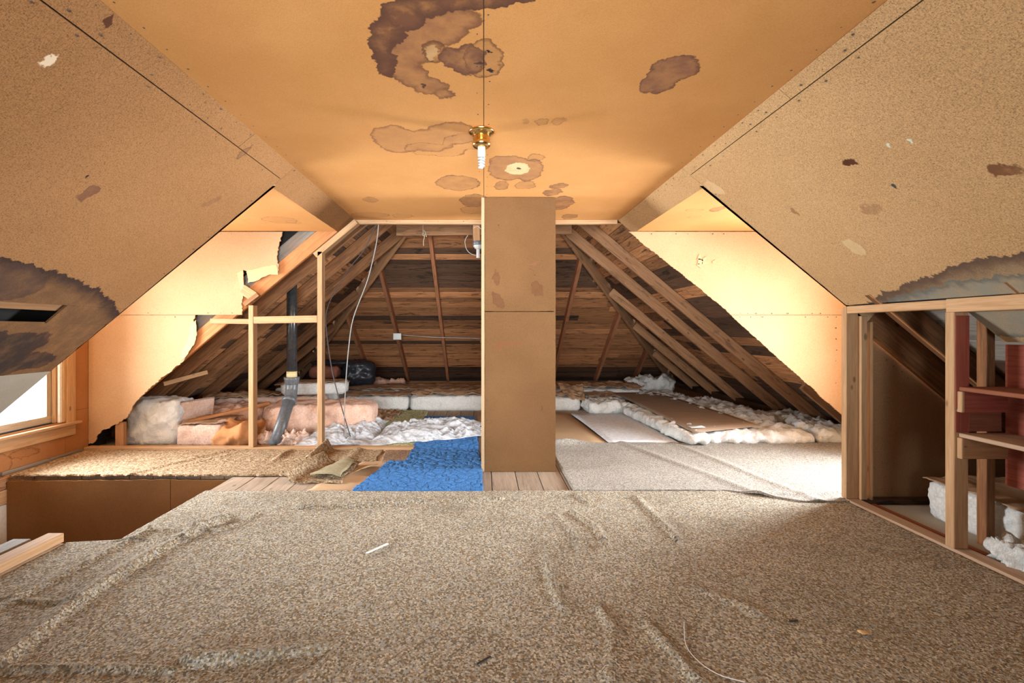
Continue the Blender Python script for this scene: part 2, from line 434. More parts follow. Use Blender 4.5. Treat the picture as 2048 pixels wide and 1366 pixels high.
M_['slopeR'] = fiber('slope_fiberboard_tan', (.49, .30, .14), (.54, .34, .165), [
    dict(e=[(1.55, 1.15, 1.80, .40, 0)], fill=.30, ring=.93, w=.10, col=(.30, .27, .19), rcol=(.10, .06, .045)),
    dict(e=[(1.9, 1.30, 1.2, .16, 0)], fill=.6, ring=.6, w=.03, col=(.26, .26, .21), rcol=(.08, .09, .09)),
    dict(e=[sl(1, 1700, 327, 20, 6, .2)], fill=.95, ring=.5, col=(.09, .03, .012)),
    dict(e=[sl(1, 1740, 420, 40, 8)], fill=.35, ring=0, col=(.25, .12, .06)),
    dict(e=[sl(1, 1588, 423, 9, 7)], fill=.6, ring=0, col=(.25, .11, .05)),
    dict(e=[sl(1, 2010, 340, 45, 12, .2)], fill=.75, ring=.3, col=(.22, .10, .045)),
    dict(e=[sl(1, 1710, 495, 28, 16, .4)], fill=.6, ring=0, col=(.62, .46, .25)),
    dict(e=[sl(1, 1425, 375, 30, 16)], fill=.4, ring=0, col=(.65, .45, .25)),
    dict(e=[sl(1, 1788, 373, 6, 5)], fill=.95, ring=0, col=(.06, .07, .06)), dict(e=[sl(1, 1771, 290, 4, 4), sl(1, 1820, 281, 4, 3)], fill=.9, ring=0, col=(.6, .68, .55))],
    'YZ', speck=1.3, soil=.35)
M_['wallp'] = fiber('wall_fiberboard', (.52, .33, .185), (.57, .375, .215), None, 'XZ', speck=.45, bstr=.3, soil=.1)
M_['hard'] = fiber('hardboard_brown', (.23, .115, .045), (.28, .145, .058), [dict(e=[(.12, 1.9, .05, .02, 0)], fill=.3, ring=.1)], 'XZ', speck=.5, bstr=.4, soil=.25)
M_['core'] = fiber('fiberboard_core', (.70, .48, .24), (.75, .52, .28), None, speck=.8)
M_['grey'] = fiber('grey_fiberboard', (.36, .33, .27), (.42, .38, .31), None, speck=.3)
M_['stud'] = wood('stud_pine', (.56, .36, .195), (.46, .27, .135), streak=.06, var=.12)
M_['rafterL'] = wood('rafter_wood_shaded', (.26, .12, .05), (.15, .068, .03), (.03, .02, .015), .45, var=.25)  # shaded copy of the rafter wood, for the left bays and closet framing
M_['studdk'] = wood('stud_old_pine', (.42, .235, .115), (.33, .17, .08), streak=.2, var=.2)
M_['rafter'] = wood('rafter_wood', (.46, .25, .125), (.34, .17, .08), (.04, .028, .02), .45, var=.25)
M_['rafterlit'] = wood('rafter_orange_lit', (.50, .23, .09), (.40, .17, .065), streak=.15, var=.1)  # light on the rafter put into the orange; scrap board shares the wood
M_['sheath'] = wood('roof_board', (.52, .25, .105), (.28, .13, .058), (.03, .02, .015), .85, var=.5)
M_['sheathdk'] = wood('roof_board_dark', (.13, .07, .04), (.08, .045, .028), (.015, .012, .01), .8, var=.4)  # darker boards, scattered and along the low eaves
M_['graywood'] = wood('grey_weathered_wood', (.34, .31, .27), (.25, .22, .19), streak=.4, var=.2)
M_['floorb'] = wood('floor_board', (.40, .32, .24), (.31, .24, .175), streak=.25, var=.2)
M_['red'] = wood('red_plywood', (.30, .085, .055), (.24, .055, .035), streak=.15, var=.15)
M_['redply2'] = wood('brown_red_plywood', (.30, .11, .06), (.24, .08, .04), streak=.15, var=.15)
M_['felt'] = plain('light_block_felt', (.03, .028, .026), .9)  # for the added shells that keep outside light from leaking in
M_['white'] = plain('white_paint', (.80, .78, .72), .5, nz=.05)
M_['carpet'] = speckled('brown_beige_carpet', [(.43, .39, .30), (.22, .165, .10), (.36, .355, .31), (.64, .60, .48), (.15, .13, .10), (.43, .43, .41), (.34, .24, .125)], 120, 1.0)
M_['carpet2'] = speckled('grey_beige_carpet', [(.42, .40, .35), (.28, .25, .21), (.38, .37, .34), (.52, .50, .45), (.22, .205, .18)], 130, 1.0, big=.12)
M_['carpet3'] = speckled('tan_carpet', [(.43, .33, .215), (.20, .12, .06), (.36, .27, .17), (.55, .43, .29), (.24, .16, .09)], 75, 1.0, big=.1)
M_['green'] = speckled('green_carpet', [(.56, .58, .32), (.22, .25, .10), (.66, .66, .44), (.44, .46, .24)], 55, 1.0, big=.05)
M_['brownpatch'] = speckled('brown_loop_carpet', [(.30, .20, .13), (.20, .12, .08), (.38, .27, .18)], 90, .9)
M_['blue'] = speckled('blue_carpet', [(.06, .19, .47), (.04, .14, .37), (.085, .25, .56)], 160, .5, big=.1)
M_['backing'] = plain('carpet_backing', (.32, .28, .17), .9, nz=.2)
M_['wool'] = fluffm('white_insulation', (.86, .88, .86), (.68, .70, .67), (.32, .28, .22), .30)
M_['woolb'] = fluffm('bright_white_insulation', (.90, .96, 1.0), (.76, .82, .85), (.5, .48, .42), .10, 25)
M_['pink'] = fluffm('pink_insulation', (.84, .60, .48), (.70, .42, .30), (.62, .30, .12), .55)
M_['pinkw'] = fluffm('pale_pink_insulation', (.88, .70, .60), (.70, .48, .38), (.45, .25, .16), .4)
M_['kraft'] = fiber('kraft_paper', (.34, .215, .125), (.42, .28, .175), None, speck=.3, bstr=.3)
M_['kraftor'] = fiber('orange_kraft_paper', (.46, .20, .075), (.54, .27, .12), None, speck=.3)
M_['ply'] = wood('thin_plywood', (.36, .27, .195), (.30, .22, .155), streak=.12, var=.02, bs=.05)
M_['tanb'] = fiber('tan_hardboard', (.47, .33, .20), (.54, .38, .23), None, speck=.25, bstr=.1)
M_['whitep'] = plain('white_panel_paint', (.76, .80, .84), .55, nz=.18, sc=25)
M_['pvc'] = plain('grey_pipe', (.13, .14, .15), .38, 0, .5, nz=.3)
M_['pvcb'] = plain('black_pipe', (.03, .032, .034), .25, 0, .6, nz=.4)
M_['pvcy'] = plain('yellowed_pipe', (.62, .50, .26), .4)
M_['cable'] = plain('grey_cable', (.30, .30, .29), .5)
M_['cabled'] = plain('black_cable', (.05, .04, .04), .5)
M_['zinc'] = plain('galvanized_steel', (.45, .46, .44), .45, .6)
M_['brass'] = plain('brass', (.80, .55, .22), .18, 1.0)
M_['porc'] = plain('porcelain', (.42, .42, .39), .3)
M_['bag'] = plain('black_plastic', (.025, .03, .04), .35, nz=.2)
M_['brick'] = plain('brick_red', (.34, .13, .08), .9, nz=.3)
M_['rope'] = plain('rope', (.55, .45, .32), .9)
M_['paper'] = plain('white_paper', (.85, .86, .86), .7)
M_['black'] = plain('black_scrap', (.03, .03, .03), .6)
m, nt, b = newmat('plastic_sheeting', .28, .5)
v = objco(nt)
c = mixc(nt, mrange(nt, noise_(nt, vmap(nt, v, scale=(1, 3, 1)), 6, 6, .75, 1.5), .42, .62), (.82, .87, .93), (.42, .42, .42))
nt.links.new(c, b.inputs['Base Color']); bump(nt, b, noise_(nt, v, 24, 5, .7, 1.5), .8, .02)
b.inputs['Alpha'].default_value = .86
M_['poly'] = m
m, nt, b = newmat('window_glass', .05); 
out = [n for n in nt.nodes if n.type == 'OUTPUT_MATERIAL'][0]
tr = N(nt, 'ShaderNodeBsdfTransparent'); gl = N(nt, 'ShaderNodeBsdfGlossy'); gl.inputs['Roughness'].default_value = .03
mx = N(nt, 'ShaderNodeMixShader'); mx.inputs[0].default_value = .06
nt.links.new(tr.outputs[0], mx.inputs[1]); nt.links.new(gl.outputs[0], mx.inputs[2]); nt.links.new(mx.outputs[0], out.inputs[0])
M_['glass'] = m
m, nt, b = newmat('bulb_glass', .1); b.inputs['Base Color'].default_value = (.65, .68, .68, 1); b.inputs['Transmission Weight'].default_value = .5
M_['bulb'] = m

# ================================================================== STRUCTURE
# ---- floor
floor = empty('floor', (0, 0, 0), k='structure')
fb = M_['rafter']
for a, b_ in (((-2.06, YB, -.25), (4.3, 10.4, -.03)), ((-4.3, 3.83, -.25), (-2.06, 10.4, -.03)), ((-4.3, YB, -.25), (-2.06, 2.61, -.03))):
    bx('subfloor', a, b_, fb, floor, 0)
x = -2.06
i = 0
while x < 4.2:
    wd = .195+R.uniform(-.01, .01)
    e = min(x+wd-.006, 4.25)
    if e > x+.02: bx('plank', (x, 3.28+R.uniform(0, .02), -.03), (e, 7.3, 0), M_['floorb'], floor, .003)
    x += wd
x = -4.3
while x < -2.08:
    bx('plank', (x, 3.84, -.03), (min(x+.19, -2.065), 7.3, 0), M_['floorb'], floor, .003); x += .196
bx('attic_deck', (-4.3, 7.31, -.03), (4.3, 10.4, -.002), M_['rafter'], floor, 0)
bx('deck', (-2.05, YB, -.03), (4.3, 3.27, -.001), M_['floorb'], floor, 0)
bx('deck', (-4.3, YB, -.03), (-2.06, 2.61, -.001), M_['floorb'], floor, 0)
# ---- stairwell walls
sw = empty('wall_stairwell', (-3, 3.2, -1), k='structure')
hb = M_['hard']
slab('panel', [(-3.9, 3.80, -.035), (-2.565, 3.80, -.02), (-2.565, 3.80, -2.4), (-3.9, 3.80, -2.4)], (0, 1, 0), .012, hb, sw, .006, .03, [0])
slab('panel', [(-2.56, 3.80, -.02), (-2.0, 3.80, -.03), (-2.0, 3.80, -2.4), (-2.56, 3.80, -2.4)], (0, 1, 0), .012, hb, sw, .006, .03, [0])
bx('panel', (-3.93, 2.5, -2.4), (-3.905, 3.83, -.22), M_['white'], sw)
bx('timber', (-3.95, 2.5, -.215), (-3.90, 3.83, -.10), M_['stud'], sw)
bx('timber', (-3.95, 2.5, -.095), (-3.905, 3.83, -.0), M_['rafter'], sw)
bx('panel', (-2.055, 2.61, -2.4), (-2.035, 3.83, -.01), hb, sw)
bx('panel', (-3.93, 2.585, -2.4), (-2.05, 2.605, -.02), hb, sw)
bx('landing', (-4.0, 2.5, -2.45), (-2.0, 3.9, -2.4), M_['floorb'], sw, 0)
for k in range(5):
    bx('stair_tread', (-3.9, 2.62, -2.2+k*.2), (-3.9+1.0-.2*k, 3.79, -2.17+k*.2), M_['floorb'], sw)

# ---- ceiling
ceil = empty('ceiling', (0, 2, ZC), k='structure')
slab('panel', [(XL-.01, YB, ZC), (-.003, YB, ZC), (-.003, Y1, ZC), (XL-.01, Y1, ZC)], (0, 0, 1), .012, M_['ceil'], ceil)
slab('panel', [(.001, YB, ZC), (XR+.01, YB, ZC), (XR+.01, Y1, ZC), (.001, Y1, ZC)], (0, 0, 1), .012, M_['ceil'], ceil)
XDl = -(CLz-ZD)/T; XDr = (CRz-ZD)/T
slab('panel', [(-4.0, Y0, ZD), (XDl, Y0, ZD), (XDl, YP, ZD), (-4.0, YP, ZD)], (0, 0, 1), .012, M_['dceil'], ceil)
slab('panel', [(XDr, Y0, ZD), (4.0, Y0, ZD), (4.0, YP, ZD), (XDr, YP, ZD)], (0, 0, 1), .012, M_['dceil'], ceil)
nails([(-.03+.05*(k % 2), .9+.11*k, ZC-.0005) for k in range(35)], (0, 0, -1), ceil)
nails([(XL+.035, .9+.14*k, ZC-.0005) for k in range(27)]+[(XR-.035, .9+.14*k, ZC-.0005) for k in range(27)], (0, 0, -1), ceil)
slab('light_block_shell', [(-4.4, Y0-.2, ZD+.16), (-1.2, Y0-.2, ZD+.16), (-1.2, YP+.3, ZD+.16), (-4.4, YP+.3, ZD+.16)], (0, 0, 1), .3, M_['felt'], ceil)  # added unseen shell, stops light leaking in above the dormer
slab('light_block_shell', [(1.2, Y0-.2, ZD+.15), (4.4, Y0-.2, ZD+.15), (4.4, YP+.3, ZD+.15), (1.2, YP+.3, ZD+.15)], (0, 0, 1), .3, M_['felt'], ceil)
bx('joint_light_block', (-.05, YB, ZC+.013), (.05, Y1, ZC+.04), M_['rafter'], ceil, 0)  # added above the ceiling joint to stop light leaking through
# trim at the end of the flat ceiling
tr1 = empty('trim_1', (0, Y1, ZC), k='structure')
bx('trim_board', (XL-.02, Y1-.02, ZC-.042), (-.02, Y1+.03, ZC-.001), M_['stud'], tr1)
bx('trim_board', (.6, Y1-.02, ZC-.042), (XR-.01, Y1+.03, ZC-.001), M_['stud'], tr1)
bx('trim_block', (-.16, Y1-.03, ZC-.03), (-.02, Y1-.021, ZC-.002), M_['stud'], tr1)
nails([(-1.25+.13*k, Y1-.0205, ZC-.02) for k in range(10)], (0, -1, 0), tr1, .004)

# ---- sloped walls
nL = V((-sn, 0, cs)); nR = V((sn, 0, cs))
def pl(x, y, off=0): return V((-abs(x), y, zl(x)))+nL*off
def pr(x, y, off=0): return V((abs(x), y, zr(x)))+nR*off
wl = empty('wall_left_slope', (-2, 2, 1.7), k='structure')
wr = empty('wall_right_slope', (2, 2, 1.7), k='structure')
def rect(f, x0, x1, y0, y1, g=.0018): return [f(x0+g, y0+g), f(x1-g, y0+g), f(x1-g, y1-g), f(x0+g, y1-g)]
SLm = M_['slopeL']; SRm = M_['slopeR']
slab('panel', rect(pl, 1.313, 1.411, YB, 2.67, .0025), nL, .012, SLm, wl)
slab('panel', rect(pl, 1.313, 1.411, 2.67, Y0, .002), nL, .012, SLm, wl)
slab('panel', rect(pl, 1.313, abs(XDl)+.012, Y0, Y1, .002), nL, .012, SLm, wl, .002, .04, [1])
slab('panel', rect(pl, 1.411, (CLz-1.349)/T, YB, Y0, .002), nL, .012, SLm, wl, .003, .04, [2])
slab('panel', rect(pl, (CLz-1.349)/T, (CLz-1.243)/T, 2.78, Y0, .0015), nL, .012, SLm, wl, .006, .03, [2, 3])
slab('panel', rect(pl, (CLz-1.243)/T, 3.01, YB, Y0-.005, .0015), nL, .012, SLm, wl, .006, .03, [2])
slab('panel', rect(pl, 3.012, 4.04, YB, Y0, .001), nL, .012, M_['grey'], wl)
slab('light_block_shell', rect(pl, 1.28, 2.46, YB, Y0-.02, 0), nL, .01, M_['felt'], wl).location = nL*.03  # added behind the slope seams against light leaks
slab('light_block_shell', rect(pr, 1.32, 2.55, YB, Y0-.02, 0), nR, .01, M_['felt'], wr).location = nR*.03
# what shows inside the missing strip
board('lath', pl(2.52, YB, .03), pl(2.52, 2.95, .03), .075, .02, M_['studdk'], wl, nL)
slab('light_block_shell', rect(pl, 1.5, 4.1, YB, Y0-.02, 0), nL, .01, M_['felt'], wl).location = nL*.14  # black sheet added behind the missing strip as its dark void
slab('panel', rect(pr, 1.374, 1.433, YB, 2.17, .002), nR, .012, SRm, wr)
slab('panel', rect(pr, 1.374, 1.433, 2.17, Y0, .002), nR, .012, SRm, wr)
slab('panel', rect(pr, 1.374, abs(XDr)+.012, Y0, Y1, .002), nR, .012, SRm, wr)
slab('panel', rect(pr, 1.433, 2.516, YB, Y0, .002), nR, .012, SRm, wr, .003, .04, [2])
slab('panel', rect(pr, 2.53, 2.80, YB, 2.503, .001), nR, .012, SRm, wr)
nails([pl(1.39, .9+.13*k, -.001) for k in range(29)]+[pl(1.43, .95+.17*k, -.001) for k in range(13)]+[pl(1.33, 1+.15*k, -.001) for k in range(25)], -nL, wl)
nails([pr(1.415, .9+.13*k, -.001) for k in range(29)]+[pr(1.455, .95+.17*k, -.001) for k in range(13)]+[pr(1.39, 1+.15*k, -.001) for k in range(25)], -nR, wr)
nails([pr(1.5+.1*k, Y0-.03, -.001) for k in range(11)], -nR, wr)
nails([pl(1.5+.1*k, Y0-.03, -.001) for k in range(15)], -nL, wl)

# ---- dormer cheeks (near side, seen from inside only)
ck = empty('wall_dormer_near', (0, Y0, 1.5), k='structure')
slab('panel', [pl(1.45, Y0+.001, .013), (-1.45, Y0+.001, ZD), (-4.0, Y0+.001, ZD), pl(4.0, Y0+.001, .013)], (0, 1, 0), .004, M_['wallp'], ck)
slab('panel', [pr(1.5, Y0+.001, .013), (1.5, Y0+.001, ZD), (4.0, Y0+.001, ZD), pr(4.0, Y0+.001, .013)], (0, 1, 0), .004, M_['wallp'], ck)

# ---- far walls at the dormers' far cheek
wf = empty('wall_far_left', (-3, YP, 1), k='structure')
S = F/YP
def wpoly(px, dy=0): return [V(((x-CX)/S, YP+dy, EYE+(CY-y)/S)) for x, y in px]
slab('panel', wpoly([(177, 463.5), (565, 463.5), (561, 475), (557, 493), (554, 519), (557, 533), (555, 549), (540, 547), (526, 552), (510, 561), (496, 563), (493, 542), (486, 540), (487, 554), (487, 575), (484, 598), (484, 629.6), (177, 629.6)]), (0, 1, 0), .012, M_['wallp'], wf, .012, .015, list(range(1, 16)))
slab('panel', wpoly([(177, 630.4), (390, 630.4), (384, 649), (392, 671), (388, 689), (373, 711), (361, 726), (351, 733), (330, 751), (311, 766), (289, 788), (267, 810), (256, 832), (238, 843), (220, 854), (201, 865), (190, 883), (177, 888)]), (0, 1, 0), .012, M_['wallp'], wf, .012, .015, list(range(1, 17)))
# torn paper-white core where the face of the board broke away
slab('torn_edge', wpoly([(494, 541), (505, 540), (530, 533), (553, 530), (556, 550), (540, 549), (524, 555), (510, 563), (496, 566)], -.003), (0, 1, 0), .003, M_['core'], wf, .006, .02)
slab('torn_edge', wpoly([(474, 547), (486, 540), (488, 575), (485, 600), (480, 570)], -.003), (0, 1, 0), .003, M_['core'], wf, .004, .02)
slab('torn_edge', wpoly([(381, 650), (392, 640), (394, 670), (388, 690), (372, 713), (362, 722), (366, 700), (376, 680)], -.003), (0, 1, 0), .003, M_['core'], wf, .006, .02)
nails([wpoly([(200+22*k, 468)], -.001)[0] for k in range(16)]+[wpoly([(200+24*k, 626)], -.001)[0] for k in range(12)]+[wpoly([(330+20*k, 634)], -.001)[0] for k in range(3)], (0, -1, 0), wf)
wg = empty('wall_far_right', (3, YP, 1.3), k='structure')
slab('panel', wpoly([(1257, 463.5), (1759, 463.5), (1759, 629.6), (1461, 629.6), (1453, 621), (1351, 538)]), (0, 1, 0), .012, M_['wallp'], wg, .007, .015, [3, 4, 5])
slab('panel', wpoly([(1462, 630.4), (1759, 630.4), (1759, 895), (1675, 822), (1572, 730), (1477, 645)]), (0, 1, 0), .012, M_['wallp'], wg, .007, .015, [3, 4, 5])
for tp in (((1394, 520), (1399, 508), (1403, 520)), ((1402, 520), (1413, 513), (1406, 524)), ((1404, 524), (1416, 526), (1403, 529)), ((1398, 526), (1402, 537), (1393, 530)), ((1424, 524), (1431, 519), (1426, 527)), ((1396, 517), (1406, 519), (1405, 528), (1395, 529))):
    slab('torn_edge', wpoly(tp, -.004), (0, 1, 0), .004, M_['core'], wg, .003, .02)
nails([wpoly([(1280+24*k, 468)], -.001)[0] for k in range(16)]+[wpoly([(1480+16*k, 627)], -.001)[0] for k in range(12)]+[wpoly([(1480+22*k, 634)], -.001)[0] for k in range(9)]+[wpoly([(1672, 480+22*k)], -.001)[0] for k in range(14)], (0, -1, 0), wg, .006)
# dormer cheek sheathing behind the torn wall
pal = ['graywood', 'rafterlit', 'graywood', 'studdk', 'sheath', 'graywood', 'studdk']
for sgn, nn, fz, root in ((-1, nL, pl, wf), (1, nR, pr, wg)):
    for k in range(14):
        o = .19+.15*k+.04
        a = fz(1.2, 4.80, o); b_ = fz(4.3, 4.80, o)
        # clip above z = 2.3
        t0 = max(0, (a.z-2.32)/(a.z-b_.z)); a = a.lerp(b_, t0)
        if abs(a.x) > 4.2: break
        if k == 1: continue
        ex = 4.12; t1 = min(1, (ex-abs(a.x))/(abs(b_.x)-abs(a.x))); b_ = a.lerp(b_, t1)
        board('plank', a, b_, .02, .14, M_[pal[k % 7]], root, nn)
    slab('light_block_shell', [fz(1.2, 4.83, .1), fz(4.3, 4.83, .1), V((sgn*4.3, 4.83, 2.45)), V((sgn*1.2, 4.83, 2.75))], (0, 1, 0), .02, M_['felt'], root)

# ---- dormer window walls with windows
def window_wall(sg, name, wname):
    X = 4.0*sg
    w_ = empty(name, (X, 4, 1), k='structure')
    y0, y1, z0, z1 = 3.42, 4.44, .33, 1.9
    m = M_['wallw']
    def q(a, b, c, d): return [(X, a, c), (X, b, c), (X, b, d), (X, a, d)]
    for a, b, c, d in ((3.2, y0, 0, ZD), (y1, YP, .42, ZD), (y1, YP, 0, .417), (y0, y1, 0, z0), (y0, y1, z1, ZD)):
        slab('panel', q(a+.001, b-.001, c, d), (sg, 0, 0), .012, m, w_)
    slab('light_block_shell', [(X+sg*.02, 3.1, -.3), (X+sg*.02, y0, -.3), (X+sg*.02, y0, 2.5), (X+sg*.02, 3.1, 2.5)], (sg, 0, 0), .1, M_['felt'], w_)
    slab('light_block_shell', [(X+sg*.02, y1, -.3), (X+sg*.02, 4.95, -.3), (X+sg*.02, 4.95, 2.5), (X+sg*.02, y1, 2.5)], (sg, 0, 0), .1, M_['felt'], w_)
    slab('light_block_shell', [(X+sg*.02, y0, -.3), (X+sg*.02, y1, -.3), (X+sg*.02, y1, z0), (X+sg*.02, y0, z0)], (sg, 0, 0), .1, M_['felt'], w_)
    slab('light_block_shell', [(X+sg*.02, y0, z1), (X+sg*.02, y1, z1), (X+sg*.02, y1, 2.5), (X+sg*.02, y0, 2.5)], (sg, 0, 0), .1, M_['felt'], w_)
    wn = empty(wname, (X, 3.92, .3), k='structure')
    S_ = M_['stud']
    i = X-sg*.02
    bx('casing', (X, y1, .31), (i, y1+.095, 2.0), S_, wn); bx('casing', (X, y0-.095, .31), (i, y0, 2.0), S_, wn)
    bx('casing', (X, y0-.095, z1), (i, y1+.095, z1+.09), S_, wn)
    bx('window_sill', (X+sg*.06, y0-.13, .295), (X-sg*.055, y1+.13, .318), S_, wn)
    bx('apron', (X, y0-.09, .19), (i, y1+.095, .294), S_, wn)
    for a, b in ((y1-.03, y1), (y0, y0+.03)): bx('jamb', (X-sg*.015, a, z0), (X+sg*.11, b, z1), S_, wn)
    bx('jamb', (X-sg*.005, y1-.06, z0), (X+sg*.02, y1-.031, z1), M_['white'], wn)
    bx('jamb', (X+sg*.025, y1-.075, z0), (X+sg*.06, y1-.031, z1), S_, wn)
    bx('jamb', (X-sg*.015, y0, z1-.03), (X+sg*.11, y1, z1), S_, wn)
    sa = bx('sash_rail', (X+sg*.065, y0+.03, .335), (X+sg*.10, y1-.03, .40), M_['wsash'], wn)
    bx('sash_stile', (X+sg*.065, y1-.115, .40), (X+sg*.10, y1-.03, z1-.03), M_['wsash'], wn)
    bx('sash_stile', (X+sg*.065, y0+.03, .40), (X+sg*.10, y0+.085, z1-.03), M_['wsash'], wn)
    bx('sash_rail', (X+sg*.065, y0+.085, 1.10), (X+sg*.10, y1-.085, 1.14), M_['wsash'], wn)
    bx('pane', (X+sg*.08, y0+.08, .40), (X+sg*.084, y1-.08, z1-.03), M_['glass'], wn, 0)
M_['wallw'] = fiber('window_wall_board', (.38, .17, .065), (.45, .22, .09), [dict(e=[(3.5, .10, .22, .13, 0), (3.8, .08, .15, .1, 0)], fill=.1, ring=.55, w=.015), dict(e=[(4.05, .13, .14, .04, 0)], fill=.1, ring=.5, w=.01), dict(e=[(3.3, .03, .3, .08, 0)], fill=.5, ring=.4)], 'YZ', speck=.4)
M_['wsash'] = wood('dusty_sash', (.55, .47, .36), (.45, .37, .27), streak=.2, var=.1)
window_wall(-1, 'wall_left_dormer', 'window_1')
window_wall(1, 'wall_right_dormer', 'window_2')
bb = bx('baseboard_left', (-3.99, 3.83, .0), (-3.965, 4.60, .03), M_['graywood']); bb['kind'] = 'structure'

# ---- rear wall behind the camera, window added for the fill light
wb = empty('wall_rear', (0, YB, 1), k='structure')
for a, b in (((-4.4, -.3), (4.4, .5)), ((-4.4, 1.9), (4.4, 3.7)), ((-4.4, .5), (-1.2, 1.9)), ((1.2, .5), (4.4, 1.9))):
    bx('panel', (a[0], YB-.03, a[1]), (b[0], YB, b[1]), M_['wallp'], wb, 0)
w3 = empty('added_rear_window', (0, YB, 1.2), k='structure')
for a, b in (((-1.2, .5), (-1.14, 1.9)), ((1.14, .5), (1.2, 1.9)), ((-1.14, .5), (1.14, .56)), ((-1.14, 1.84), (1.14, 1.9)), ((-.03, .56), (.03, 1.84))):
    bx('window_frame', (a[0], YB-.04, a[1]), (b[0], YB+.01, b[1]), M_['white'], w3)
bx('pane', (-1.14, YB-.02, .56), (1.14, YB-.016, 1.84), M_['glass'], w3, 0)

# ---- roof beyond the partition
def xh(Y): return (.68*(Y-6.52)+.945)/T
def roof_side(sg, C, nn, root):
    off = .143
    L = 0; k = 0
    while True:
        wd = R.uniform(.15, .2)
        xc = 4.3-(L+wd/2)*cs
        if xc < .08: break
        z = C-T*xc
        yh = 5.13+T*xc/.68+.08
        cpos = V((sg*xc, 0, z))+nn*(off+.011)
        segs = [4.78]
        while segs[-1] < yh-1.6: segs.append(segs[-1]+R.uniform(1.3, 2.8))
        segs.append(yh)
        for a, b in zip(segs, segs[1:]):
            if b-a < .05: continue
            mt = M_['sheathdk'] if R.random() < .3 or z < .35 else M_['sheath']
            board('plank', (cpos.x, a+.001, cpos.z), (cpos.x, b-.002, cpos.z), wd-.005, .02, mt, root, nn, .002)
        L += wd
    o = slab('light_block_shell', [V((0, 4.86, C)), V((0, 5.2, C)), V((sg*4.4, 10.5, C-T*4.4)), V((sg*4.4, 4.86, C-T*4.4))], nn, .01, M_['felt'], root); o.location = nn*(off+.04)
    o = slab('light_block_shell', [V((0, YB, C)), V((0, 4.9, C)), V((sg*1.42, 4.9, C-T*1.42)), V((sg*1.42, YB, C-T*1.42))], nn, .01, M_['felt'], root); o.location = nn*(off+.04)
    for Y, lit in ((4.745, 1), (5.15, 0), (5.76, 0), (6.52, 0), (7.62, 0), (8.42, 0), (9.2, 0)):
        if Y == 5.15 and sg > 0: x0 = 3.5
        else: x0 = max(.06, xh(Y) if Y > 5.13 else .06)
        a = V((sg*x0, Y, C-T*x0)); b_ = V((sg*4.25, Y, C-T*4.25))
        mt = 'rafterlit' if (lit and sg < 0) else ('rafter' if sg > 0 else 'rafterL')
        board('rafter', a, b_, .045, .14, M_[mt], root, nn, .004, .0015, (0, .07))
    # hip rafter
    a = V((sg*.3, 5.13+.3*T/.68, C-T*.3)); b_ = V((sg*4.2, 5.13+4.2*T/.68, C-T*4.2))
    board('hip_rafter', a, b_, .05, .19, M_['rafter'], root, (0, 0, 1), .004, .0, (0, .07))
rl = empty('roof_left', (-2, 7, 1.5), k='structure'); rr = empty('roof_right', (2, 7, 1.5), k='structure'); re_ = empty('roof_end', (0, 8, 1.5), k='structure')
roof_side(-1, CLz+.02, nL, rl); roof_side(1, CRz, nR, rr)
nE = V((0, .68, 1)).normalized(); ce = 1/math.sqrt(1+.68**2)
L = 0; k = 0
while True:
    wd = R.uniform(.11, .155); Yc = 10.25-(L+wd/2)*ce
    if Yc < 5.2: break
    zu = 2.53-.68*(Yc-6.52); p = V((0, Yc, zu))+nE*.15; xe = min(4.3, (CRz+.18-p.z)/T+.05)
    cuts = [-xe]
    while cuts[-1] < xe-2.2: cuts.append(cuts[-1]+R.uniform(2.6, 5))
    cuts.append(xe)
    for a, b in zip(cuts, cuts[1:]):
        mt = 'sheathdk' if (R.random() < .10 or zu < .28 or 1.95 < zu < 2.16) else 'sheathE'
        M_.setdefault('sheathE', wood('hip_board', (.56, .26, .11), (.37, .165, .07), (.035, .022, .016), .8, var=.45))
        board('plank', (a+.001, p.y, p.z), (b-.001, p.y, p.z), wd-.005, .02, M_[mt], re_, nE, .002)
    L += wd
o = slab('light_block_shell', [V((-4.4, 10.35, 0)), V((4.4, 10.35, 0)), V((.01, 5.1, 3.49)), V((-.01, 5.1, 3.49))], nE, .01, M_['felt'], re_); o.location = nE*.19
for X, x1 in ((-3.2, 0), (-2.4, 0), (-1.6, 0), (-.76, 0), (.2, 0), (.75, 0), (1.45, 0), (2.37, 0), (3.2, 0)):
    yt = max(5.95, 5.13+abs(X)*T/.68)
    a = V((X, yt, 2.53-.68*(yt-6.52))); b_ = V((X*1.03, 10.2, 2.53-.68*(10.2-6.52)))
    board('rafter', a, b_, .055, .14, M_['rafterE'] if 'rafterE' in M_ else M_.setdefault('rafterE', wood('hip_rafter_wood', (.46, .20, .095), (.34, .14, .07), (.05, .03, .02), .3, var=.2)), re_, nE, .004, .0015, (0, .07))
board('collar_tie', (-1.12, 5.95, 2.49), (1.12, 5.95, 2.51), .045, .16, M_['rafter'], re_, (0, 0, 1), .004)
board('wall_plate', (-4.2, 10.2, .05), (4.2, 10.2, .05), .14, .1, M_['rafter'], re_)
for sg in (-1, 1): board('wall_plate', (sg*4.18, 4.85, .05), (sg*4.18, 10.2, .05), .14, .1, M_['sheathdk'], re_)
bx('light_block_shell', (-4.45, 4.9, -.3), (-4.35, 10.5, .4), M_['felt'], re_, 0); bx('light_block_shell', (4.35, 4.9, -.3), (4.45, 10.5, .4), M_['felt'], re_, 0)
bx('light_block_shell', (-4.45, 10.4, -.3), (4.45, 10.5, .5), M_['felt'], re_, 0)
